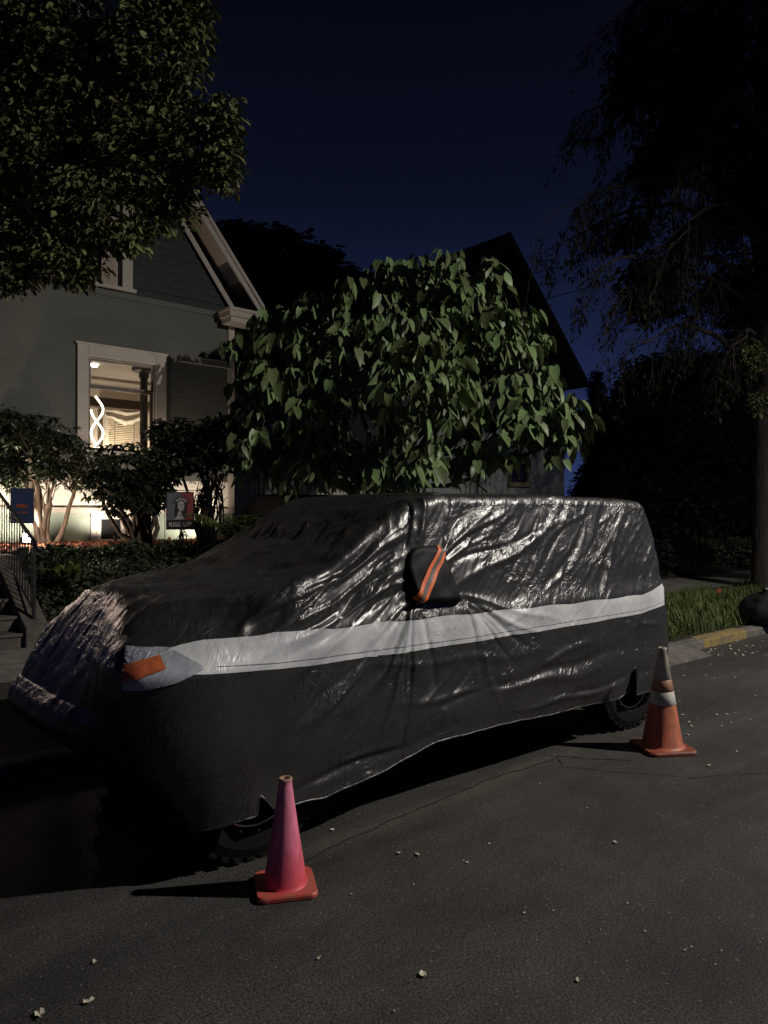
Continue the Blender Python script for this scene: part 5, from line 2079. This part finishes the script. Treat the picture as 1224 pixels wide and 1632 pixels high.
def fern(label, base, seed, n=34, L=(0.5, 0.9)):
    r_ = np.random.default_rng(seed)
    t = thing('fern', label, 'fern', tuple(base))
    pos, dr, sz = [], [], []
    b = MB()
    for k in range(n):
        a = r_.uniform(0, 2 * math.pi)
        l = r_.uniform(*L)
        h = np.array([math.cos(a), math.sin(a), 0])
        pts = []
        for i in range(15):
            u = i / 14
            p = np.array(base) + h * l * (0.75 * u) + np.array([0, 0, l * (1.0 * u - 0.62 * u * u)])
            pts.append(p)
        b.tube(pts, list(np.linspace(0.004, 0.001, 15)), 4, False)
        pts = np.array(pts)
        side = np.cross(h, (0, 0, 1))
        for i in range(2, 15):
            for s in (-1, 1):
                pos.append(pts[i])
                dr.append(side * s + h * 0.35 + np.array([0, 0, -0.25]))
                sz.append(0.13 * l * (1.1 - i / 15) + 0.02)
    pos, dr = np.array(pos), np.array(dr)
    fr = frames(dr, np.tile([0, 0, 1.0], (len(pos), 1)))
    scatter('fronds', LEAF_LONG, pos, fr, np.array(sz), M['fern'], t)
    b.build('midribs', M['fern'], t)
    return t


fern('bushy green fern lit warmly at the foot of the house corner', pt(380, 868, 10.9), 5, 54, (0.7, 1.15))
fern('smaller fern to the right of the bushy one, just over the covered hood', pt(398, 850, 11.6), 6, 24, (0.35, 0.6))

# ivy and low plants on the bank
r_ = np.random.default_rng(8)
N = 15000
x = r_.uniform(2.65, 8.0, N)
y = r_.uniform(9.05, 10.95, N)
z = yard_z(x, y) + 0.02 + 0.16 * np.abs(pnoise(np.stack([x * 1.8, y * 1.8, x * 0], -1))) * 2 * r_.uniform(0.1, 1, N) + 0.05 * r_.uniform(0, 1, N) * sstep(9.8, 10.4, y) - 0.05 * sstep(10.2, 10.5, y)
d = r_.normal(size=(N, 3))
d[:, 2] = np.abs(d[:, 2]) * 0.4
fr = frames(d, np.tile([0, 0, 1.0], (N, 1)) + r_.normal(0, 0.5, (N, 3)))
o = scatter('ground_cover', LEAF_OVAL, np.stack([x, y, z], -1), fr, r_.uniform(0.04, 0.10, N), M['ivy'])
tag(o, 'dark leafy ground cover on the bank below the house', 'ground cover', kind='stuff')
# mulch chips
N = 5000
x = r_.uniform(2.65, 6.95, N)
y = r_.uniform(10.9, 12.9, N)
z = yard_z(x, y) + 0.07 + r_.uniform(0, 0.03, N)
d = r_.normal(size=(N, 3))
d[:, 2] *= 0.25
fr = frames(d, np.tile([0, 0, 1.0], (N, 1)) + r_.normal(0, 0.4, (N, 3)))
o = scatter('mulch', LEAF_QUAD, np.stack([x, y, z], -1), fr, r_.uniform(0.03, 0.07, N), mat('mulch_chip', (0.26, 0.10, 0.06), 0.9, island=0.5))
tag(o, 'reddish wood mulch along the house foundation', 'mulch', kind='stuff')


def plant(label, base, seed, n, L, m, flowers=0):
    rr = np.random.default_rng(seed)
    t = thing('plant', label, 'plant', tuple(base))
    d = rr.normal(size=(n, 3))
    d[:, 2] = np.abs(d[:, 2]) + 0.2
    pos = np.tile(np.array(base), (n, 1)) + rr.normal(0, 0.09, (n, 3)) * (1, 1, 0.5) + (0, 0, 0.12)
    scatter('leaves', LEAF_LONG, pos, frames(d, np.tile([0, 0, 1.0], (n, 1))), rr.uniform(L[0], L[1], n), M[m], t, 1.6)
    if flowers:
        pos = np.tile(np.array(base), (flowers, 1)) + rr.normal(0, 0.12, (flowers, 3)) * (1, 1, 0.4) + (0, 0, 0.26)
        d = rr.normal(size=(flowers, 3))
        scatter('flowers', LEAF_OVAL, pos, frames(d, np.tile([0, 0, 1.0], (flowers, 1))), rr.uniform(0.02, 0.04, flowers), M['flower'], t)
    return t


plant('broad-leaved green plant on the bank beside the stair side wall', pt(105, 935, 9.3), 31, 60, (0.12, 0.22), 'fern')
plant('plant with small pale flower heads above the covered hood', pt(160, 935, 9.2), 32, 40, (0.06, 0.12), 'ivy', 90)

# ------------------------------------------------------------------ overhanging street tree, top left
rg = np.random.default_rng(77)
ov = thing('yard_tree', 'leafy tree whose crown hangs into the top left corner before the sage house', 'tree', (-1.5, 12.4, 1.1))
lob = [(250, 90, 70, 95, 8.2), (320, 230, 55, 60, 8.0), (345, 265, 34, 40, 7.9), (355, 185, 26, 34, 7.9), (230, 260, 80, 80, 8.3), (150, 160, 110, 110, 8.6), (60, 60, 120, 110, 8.8), (60, 250, 110, 100, 8.6),
       (150, 340, 85, 65, 8.2), (60, 390, 75, 55, 8.2), (262, 325, 50, 42, 8.2), (108, 428, 50, 36, 8.0), (20, 440, 40, 32, 8.0), (195, 385, 20, 18, 8.0), (270, -30, 60, 70, 8.2), (-80, 150, 120, 160, 8.6),
       (300, 30, 30, 60, 8.1), (-60, 380, 80, 80, 8.3)]
lobes = []
for x, y, rx, ry, d in lob:
    s = d / F_PX
    lobes.append((pt(x, y, d), (rx * s, rx * s * 1.1, ry * s), int(rx * ry / 13)))
P, O = foliage('foliage', lobes, ov, M['leaf_over'], LEAF_OVAL, 7, (-0.1, 1.6), 0.8, (0.05, 0.12), 0.05, rg, 0.25, 1.0, (2.0, -0.16))
b = MB()
rt = np.array([-1.5, 12.4, 1.0])
fk = np.array([-1.3, 12.2, 5.2])
branch(b, rt, fk, 0.2, 0.17, rg, 0.02, 6, 12)
for c, rad, n in lobes:
    mid = fk * 0.55 + np.asarray(c) * 0.45 + (0, 0, 0.6) + VIEW * 0.6
    branch(b, fk, mid, 0.05, 0.03, rg, 0.05, 5, 7)
    pts = branch(b, mid, np.asarray(c) + VIEW * 0.35, 0.03, 0.01, rg, 0.1, 6, 6)
    for k in range(5):
        branch(b, pts[rg.integers(3, 7)], P[np.argsort(np.linalg.norm(P - np.asarray(c), axis=1))[rg.integers(0, 90)]], 0.010, 0.004, rg, 0.15, 4, 4)
b.build('trunk', M['bark_dark'], ov, smooth=True)

# ------------------------------------------------------------------ background and right side trees
def bg_tree(name, label, base, lobes_px, seed, m, size, dens, per=6, trunk=0.2, tpl=LEAF_OVAL, shell=0.3, tilt=(-0.2, 0.8), bark='bark_dark', group=None):
    rr = np.random.default_rng(seed)
    t = thing(name, label, 'tree', tuple(base), group)
    lobes = []
    for x, y, rx, ry, d in lobes_px:
        s = d / F_PX
        lobes.append((pt(x, y, d), (rx * s, rx * s, ry * s), max(8, int(rx * ry / dens))))
    P, O = foliage('foliage', lobes, t, M[m], tpl, per, tilt, 0.8, size, 0.08, rr, shell)
    b = MB()
    top = np.mean([np.asarray(l[0]) for l in lobes], axis=0)
    mid = np.array([base[0], base[1], base[2] + (top[2] - base[2]) * 0.5])
    branch(b, base, mid, trunk, trunk * 0.8, rr, 0.03, 5, 9)
    for c, rad, n in lobes:
        branch(b, mid, c, trunk * 0.4, trunk * 0.1, rr, 0.08, 5, 6)
    b.build('trunk', M[bark], t, smooth=True)
    return t


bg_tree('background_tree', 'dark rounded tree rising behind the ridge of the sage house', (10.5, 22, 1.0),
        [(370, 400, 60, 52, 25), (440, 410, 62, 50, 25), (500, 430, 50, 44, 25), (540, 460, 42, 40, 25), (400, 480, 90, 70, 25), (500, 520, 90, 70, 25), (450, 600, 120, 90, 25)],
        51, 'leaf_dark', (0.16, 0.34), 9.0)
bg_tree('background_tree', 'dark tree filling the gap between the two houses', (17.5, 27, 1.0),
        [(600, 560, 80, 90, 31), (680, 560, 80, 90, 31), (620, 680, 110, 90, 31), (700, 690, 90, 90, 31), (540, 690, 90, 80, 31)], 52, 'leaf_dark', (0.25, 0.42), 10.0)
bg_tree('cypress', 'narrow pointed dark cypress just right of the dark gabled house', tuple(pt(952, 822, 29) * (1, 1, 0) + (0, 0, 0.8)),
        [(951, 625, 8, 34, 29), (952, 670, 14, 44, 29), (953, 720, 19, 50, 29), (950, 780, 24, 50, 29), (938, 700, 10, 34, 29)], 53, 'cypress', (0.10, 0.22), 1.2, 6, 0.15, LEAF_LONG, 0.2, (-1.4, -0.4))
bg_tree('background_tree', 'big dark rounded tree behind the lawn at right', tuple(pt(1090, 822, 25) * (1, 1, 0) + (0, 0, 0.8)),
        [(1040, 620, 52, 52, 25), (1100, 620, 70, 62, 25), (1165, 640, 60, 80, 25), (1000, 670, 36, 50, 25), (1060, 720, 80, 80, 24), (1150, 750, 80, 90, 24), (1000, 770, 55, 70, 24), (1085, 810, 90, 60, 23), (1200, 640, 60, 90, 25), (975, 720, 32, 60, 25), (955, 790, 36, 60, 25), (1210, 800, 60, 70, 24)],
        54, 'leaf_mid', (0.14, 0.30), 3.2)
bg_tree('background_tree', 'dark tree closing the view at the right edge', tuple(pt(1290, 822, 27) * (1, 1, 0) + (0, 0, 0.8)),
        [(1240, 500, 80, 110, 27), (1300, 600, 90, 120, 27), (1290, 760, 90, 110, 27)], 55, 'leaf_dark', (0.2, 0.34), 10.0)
for lab, lp_, sd in (('low dark hedge bush on the lawn behind the grass strip', [(1130, 882, 48, 22, 18), (1090, 872, 36, 20, 18.5)], 61),
                     ('dark bush at the foot of the big street trunk', [(1180, 880, 40, 26, 18), (1215, 886, 40, 28, 17.5)], 62),
                     ('dark rounded bush standing in for a parked car behind the covered car', [(1045, 890, 24, 34, 14.5), (1022, 900, 30, 34, 14.5)], 63)):  # last bush takes the place of a dark parked car
    rr = np.random.default_rng(sd)
    b0 = pt(lp_[0][0], 822, lp_[0][4]) * (1, 1, 0) + (0, 0, 0.4)
    t = thing('bush', lab, 'bush', tuple(b0))
    lobes = [(pt(x, y, d), (rx * d / F_PX, rx * d / F_PX, ry * d / F_PX), int(rx * ry / 2.2)) for x, y, rx, ry, d in lp_]
    foliage('foliage', lobes, t, M['leaf_mid' if sd != 63 else 'cypress'], LEAF_OVAL, 6, (-0.6, 0.5), 0.8, (0.05, 0.10), 0.03, rr, 0.3)
    b = MB()
    for c, rad, n in lobes:
        branch(b, b0, c, 0.03, 0.01, rr, 0.1, 4, 5)
    b.build('stems', M['bark_dark'], t)

# big tree at the right edge: trunk, long drooping limbs, hanging twigs
rg = np.random.default_rng(99)
tb = pt(1222, 938, 15.3)
big = thing('street_tree', 'tall dark street tree at the right edge with long drooping bare twigs', 'tree', (tb[0], tb[1], 0.14))
b = MB()
tp = np.array([(tb[0], tb[1], 0.0), (tb[0], tb[1], 0.35), (tb[0] - 0.02, tb[1], 1.5), (tb[0] + 0.03, tb[1], 4), (tb[0], tb[1] + 0.05, 8), (tb[0] - 0.05, tb[1], 12), (tb[0], tb[1], 17)])
b.tube(tp, [0.40, 0.30, 0.26, 0.24, 0.21, 0.16, 0.05], 20)
tips, tdir = [], []
left = -RIGHT
ends = [(1000, 560, 14.5, 4.3), (985, 470, 14.0, 5.6), (930, 440, 13.6, 6.2), (900, 330, 13.5, 7.6), (960, 300, 14.5, 8.6), (930, 180, 14.2, 9.6), (1000, 100, 14.0, 11), (1040, 20, 14.6, 12.2),
        (1080, 380, 13.0, 7.0), (1100, 250, 13.2, 9.2), (1120, 470, 16.5, 5.4), (1090, 160, 16.5, 10.4), (1150, 60, 14, 12.0), (1040, 420, 17.5, 7.4), (1010, 250, 17.5, 9.0), (870, 400, 15.0, 7.4), (985, 30, 15.5, 12.4), (1170, 560, 13.5, 4.2), (1150, 330, 15.5, 7.6)]
for ex, ey, ed, z0 in ends:
    e = pt(ex, ey, ed)
    s0 = np.array([tb[0], tb[1], z0])
    lift = abs(z0 - e[2]) * 0.25 + 0.7
    pts = []
    for i in range(15):
        t = i / 14
        p = s0 * (1 - t) + e * t
        p[2] += lift * math.sin(math.pi * t) + rg.normal(0, 0.03)
        p[:2] += rg.normal(0, 0.05, 2) * (0 < i < 14)
        pts.append(p)
    b.tube(pts, list(np.linspace(0.075, 0.010, 15)), 7)
    for k in range(26):
        i = rg.integers(4, 15)
        p = pts[i]
        dirx = left * rg.uniform(0.0, 0.9) + VIEW * rg.normal(0, 0.55)
        L = rg.uniform(0.5, 1.5)
        q = []
        for m_ in range(7):
            t = m_ / 6
            v_ = p + dirx * L * (t * 0.85) + np.array([0, 0, -L * (0.20 * t + 0.75 * t * t)])
            v_ = v_ + rg.normal(0, 0.02, 3)
            q.append(v_)
            if m_ > 1:
                tips.append(v_)
                tdir.append(dirx)
        b.tube(q, list(np.linspace(0.010, 0.003, 7)), 4, False)
        for m_ in range(2):
            a0 = q[rg.integers(2, 6)]
            L2 = rg.uniform(0.25, 0.7)
            d2 = left * rg.uniform(-0.2, 0.6) + VIEW * rg.normal(0, 0.5)
            qq = [a0 + d2 * L2 * t * 0.6 + np.array([0, 0, -L2 * t]) + rg.normal(0, 0.012, 3) for t in (0, 0.33, 0.66, 1)]
            b.tube(qq, [0.005, 0.004, 0.003, 0.002], 3, False)
            tips += qq[1:]
            tdir += [d2] * 3
b.build('trunk', M['bark_dark'], big, smooth=True)
tips, tdir = np.array(tips), np.array(tdir)
keep = rg.random(len(tips)) < 0.85
tips, tdir = tips[keep], tdir[keep]
pos = np.concatenate([tips + rg.normal(0, 0.06, tips.shape) for _ in range(4)])
d = np.concatenate([tdir + rg.normal(0, 0.6, tips.shape) + (0, 0, -0.7) for _ in range(4)])
scatter('foliage', LEAF_LONG, pos, frames(d, np.tile([0, 0, 1.0], (len(pos), 1))), rg.uniform(0.07, 0.18, len(pos)), M['leaf_conifer'], big, 0.9)
# denser inner crown sprays
lobes = []
for x, y, rx, ry, dd in ((1130, 90, 100, 110, 15.8), (1190, 280, 70, 130, 15.6), (1060, 240, 60, 60, 15.8), (1020, 120, 55, 80, 15.6), (1190, 470, 50, 80, 15.4), (1040, 480, 50, 40, 15.0), (1040, 440, 60, 34, 14.6), (1000, 370, 36, 30, 14.4)):
    s = dd / F_PX
    lobes.append((pt(x, y, dd), (rx * s, rx * s, ry * s), int(rx * ry / 12)))
foliage('inner_foliage', lobes, big, M['leaf_conifer'], LEAF_LONG, 6, (0.1, 1.2), 0.8, (0.10, 0.22), 0.05, rg, 0.1)
lobes = [(pt(1200, 570, 13.6), (0.35, 0.3, 0.32), 130), (pt(1212, 640, 13.8), (0.2, 0.2, 0.3), 50)]
foliage('leafy_sprig', lobes, big, M['leaf_over'], LEAF_OVAL, 6, (0, 1), 0.8, (0.05, 0.09), 0.03, rg, 0.2)

# ------------------------------------------------------------------ grass strip at right, stake, bag
r_ = np.random.default_rng(12)
N = 26000
x = r_.uniform(8.3, 19.0, N)
y = r_.uniform(0, 1, N)
y0g = np.array([kerb_line(v) + 0.19 for v in x])
y = y0g + y * (7.25 - y0g)
dn = pnoise(np.stack([x * 1.5, y * 1.5, x * 0 + 2], -1))
keep = dn > -0.20 + 0.5 * sstep(12, 18, x) * (r_.random(N) - 0.3)
x, y, dn = x[keep], y[keep], dn[keep]
N = len(x)
a = r_.uniform(0, 2 * math.pi, N)
lean = r_.uniform(0.05, 0.7, N)
d = np.stack([np.cos(a) * lean, np.sin(a) * lean, np.ones(N)], -1)
GR = (np.array([(-0.035, 0, 0), (0.035, 0, 0), (0.028, 0.5, 0.03), (-0.028, 0.5, 0.03), (0, 1.0, 0.22)], float), [(0, 1, 2, 3), (3, 2, 4)])
fr = frames(d, np.stack([np.cos(a), np.sin(a), np.zeros(N)], -1))
o = scatter('grass', GR, np.stack([x, y, np.full(N, 0.12)], -1), fr, r_.uniform(0.06, 0.25, N) * (0.65 + 0.6 * np.clip(dn + 0.3, 0, 1)), M['grass'])
tag(o, 'unmown grass along the kerb behind the covered car', 'grass', kind='stuff')

sp0 = pt(1145, 1000, 9.9)
sk = thing('reflector_stake', 'thin stake with a round orange reflector standing in the kerbside grass', 'marker', (sp0[0], sp0[1], 0.12))
b = MB()
b.tube([(sp0[0], sp0[1], 0.05), (sp0[0] + 0.01, sp0[1], 0.62)], 0.004, 6)
b.build('rod', M['old_concrete'], sk)
b = MB()
cc = np.array([sp0[0] + 0.01, sp0[1], 0.65])
b.tube([cc - VIEW * 0.006, cc + VIEW * 0.006], 0.032, 20)
b.build('reflector', M['orange_reflector'], sk)

bp0 = pt(1222, 985, 10.6)
bag = thing('rubbish_bag', 'slumped black bag lying on the kerb at the right edge', 'bag', (bp0[0], bp0[1], 0.13))
b = MB()
V, F = [], []
nu, nv = 36, 20
for j in range(nv + 1):
    ph = math.pi * j / nv
    for i in range(nu):
        th = 2 * math.pi * i / nu
        q = np.array([math.sin(ph) * math.cos(th), math.sin(ph) * math.sin(th), math.cos(ph)])
        k = 1 + 0.25 * float(pnoise((q * 2.2 + 5)[None])[0]) + 0.10 * float(pnoise((q * 6)[None])[0])
        p = q * k * np.array([0.40, 0.36, 0.27])
        p[2] = max(p[2], -0.16)
        V.append(p + (bp0[0], bp0[1], 0.29))
for j in range(nv):
    for i in range(nu):
        F.append((j * nu + i, (j + 1) * nu + i, (j + 1) * nu + (i + 1) % nu, j * nu + (i + 1) % nu))
b.add(V, F)
b.build('sack', M['plastic_black'], bag, smooth=True)
b = MB()
b.lathe([(0.03, 0.50), (0.02, 0.54), (0.05, 0.60), (0.035, 0.63)], (bp0[0] - 0.05, bp0[1], 0), 12)
b.build('knot', M['plastic_black'], bag)

for (x0_, y0_, x1_, y1_), lab in (((845, 437, 1260, 276), 'upper of two thin wires running from the dark gabled house into the right tree'),
                                  ((862, 478, 1260, 322), 'lower of two thin wires running from the dark gabled house into the right tree')):
    pa, pb = pt(x0_, y0_, 20.5), pt(x1_, y1_, 17.5)
    pts = [pa * (1 - t) + pb * t - np.array([0, 0, 0.25 * math.sin(math.pi * t)]) for t in np.linspace(0, 1, 24)]
    b = MB()
    b.tube(pts, 0.011, 6)
    tag(b.build('utility_wire', M['black_metal']), lab, 'wire')

# ------------------------------------------------------------------ fallen petals
def petal_mesh(rr):
    n = 9
    v = [(0, 0, 0.006)]
    for k in range(n):
        a = 2 * math.pi * k / n
        r_2 = rr.uniform(0.6, 1.15)
        v.append((r_2 * math.cos(a), r_2 * 0.62 * math.sin(a), rr.uniform(0.0, 0.5) * (0.4 + abs(math.cos(a)))))
    m_ = MB()
    v = np.array(v) * 0.5
    m_.add(v, [(0, 1 + k, 1 + (k + 1) % n) for k in range(n)])
    me = bpy.data.meshes.new('fallen_petal')
    me.from_pydata(m_.v[0].tolist(), [], m_.f)
    me.materials.append(M['petal'])
    return me


rr = np.random.default_rng(14)
metas = [petal_mesh(rr) for _ in range(8)]
spots = [(65, 1617, .034), (141, 1596, .026), (152, 1533, .018), (508, 1527, .012), (674, 1553, .028), (530, 1323, .022), (636, 1360, .022), (665, 1362, .024), (980, 1343, .018), (745, 1375, .012),
         (1128, 1221, .022), (1102, 1158, .024), (1150, 1158, .018), (1172, 1080, .024), (1124, 1077, .022), (1060, 1078, .02), (1081, 1102, .016), (1173, 1198, .018), (1095, 1172, .02), (860, 1250, .010), (935, 1288, .010),
         (780, 1345, .012), (835, 1455, .012), (560, 1425, .010), (920, 1562, .014), (1155, 1020, .03), (1165, 1035, .03), (1185, 1045, .03), (1200, 1030, .03), (1130, 1040, .03), (1215, 1022, .03), (1110, 1046, .03)]
for k in range(18):
    spots.append((rr.uniform(1070, 1224), rr.uniform(1030, 1170), rr.uniform(.012, .022)))
for k in range(22):
    spots.append((rr.uniform(1090, 1222), rr.uniform(1026, 1050), rr.uniform(.015, .03)))
for k in range(15):
    spots.append((rr.uniform(480, 1200), rr.uniform(1230, 1620), rr.uniform(.005, .010)))
for k, (x_, y_, s_) in enumerate(spots):
    p = ptZ(x_, y_, 0.0)
    if p[1] > kerb_line(p[0]) - 0.03:
        p[1] = kerb_line(p[0]) - 0.04 - rr.uniform(0, 0.12)
    o = bpy.data.objects.new('fallen_petal', metas[k % 8])
    COL.objects.link(o)
    o.location = (p[0], p[1], 0.005)
    o.scale = (s_ * 1.6,) * 3
    o.rotation_euler = (0, 0, rr.uniform(0, 6.28))
    own = {0: 'largest pale petal, at the bottom left corner of the road', 1: 'crumpled pale petal just above the one in the bottom left corner',
           2: 'pale petal on the asphalt highest of the three at bottom left', 3: 'tiny pale petal alone below the pink cone',
           4: 'pale upright petal alone on the bottom centre of the road', 5: 'pale petal right of the pink cone tip, by the car shadow',
           6: 'left one of two pale petals right of the pink cone', 7: 'right one of two pale petals right of the pink cone',
           8: 'pale petal alone in the middle of the right road half', 9: 'thin pale petal on the road centre below the covered car'}
    lab = own.get(k)
    if not lab:
        lab = ('tiny pale petal in the drift along the yellow kerb' if y_ < 1056 and x_ > 1085 else
               'small pale petal on the road beyond or beside the orange cone' if x_ > 1050 and y_ < 1235 else
               'tiny pale petal speck on the open foreground asphalt')
    tag(o, lab, 'petal', 'pale petals: ' + ('single ones' if k in own else 'kerb drift' if 'drift' in lab else 'by the orange cone' if 'cone' in lab else 'foreground specks'))

# ------------------------------------------------------------------ street lamp that lights the scene (to the right of the frame)
sl_ = thing('street_lamp', 'tall grey street lamp with an arm over the road, out of frame at right', 'street lamp', (10.2, -5.7, 0))
def lamp_post(t, x, y, h):
    b = MB()
    b.lathe([(0.13, 0.0), (0.13, 0.25), (0.09, 0.3), (0.055, h), (0.0, h + 0.02)], (x, y - 2.3, 0), 16)
    b.build('pole', M['old_concrete'], t, smooth=True)
    b = MB()
    b.tube([(x, y - 2.3, h - 0.15), (x, y - 1.5, h + 0.12), (x, y - 0.4, h + 0.2)], 0.035, 8)
    b.build('arm', M['old_concrete'], t)
    b = MB()
    b.box((x, y - 0.05, h + 0.22), (0.28, 0.75, 0.10), taper=0.7)
    b.build('lamp_head', M['old_concrete'], t)


lamp_post(sl_, 10.2, -3.4, 8.4)
sl2 = thing('street_lamp', 'added unseen street lamp brightening the trees at right, out of frame', 'street lamp', (27.0, -4.8, 0))  # made-up lamp body for the right-hand fill beam
lamp_post(sl2, 27.0, -2.5, 8.0)
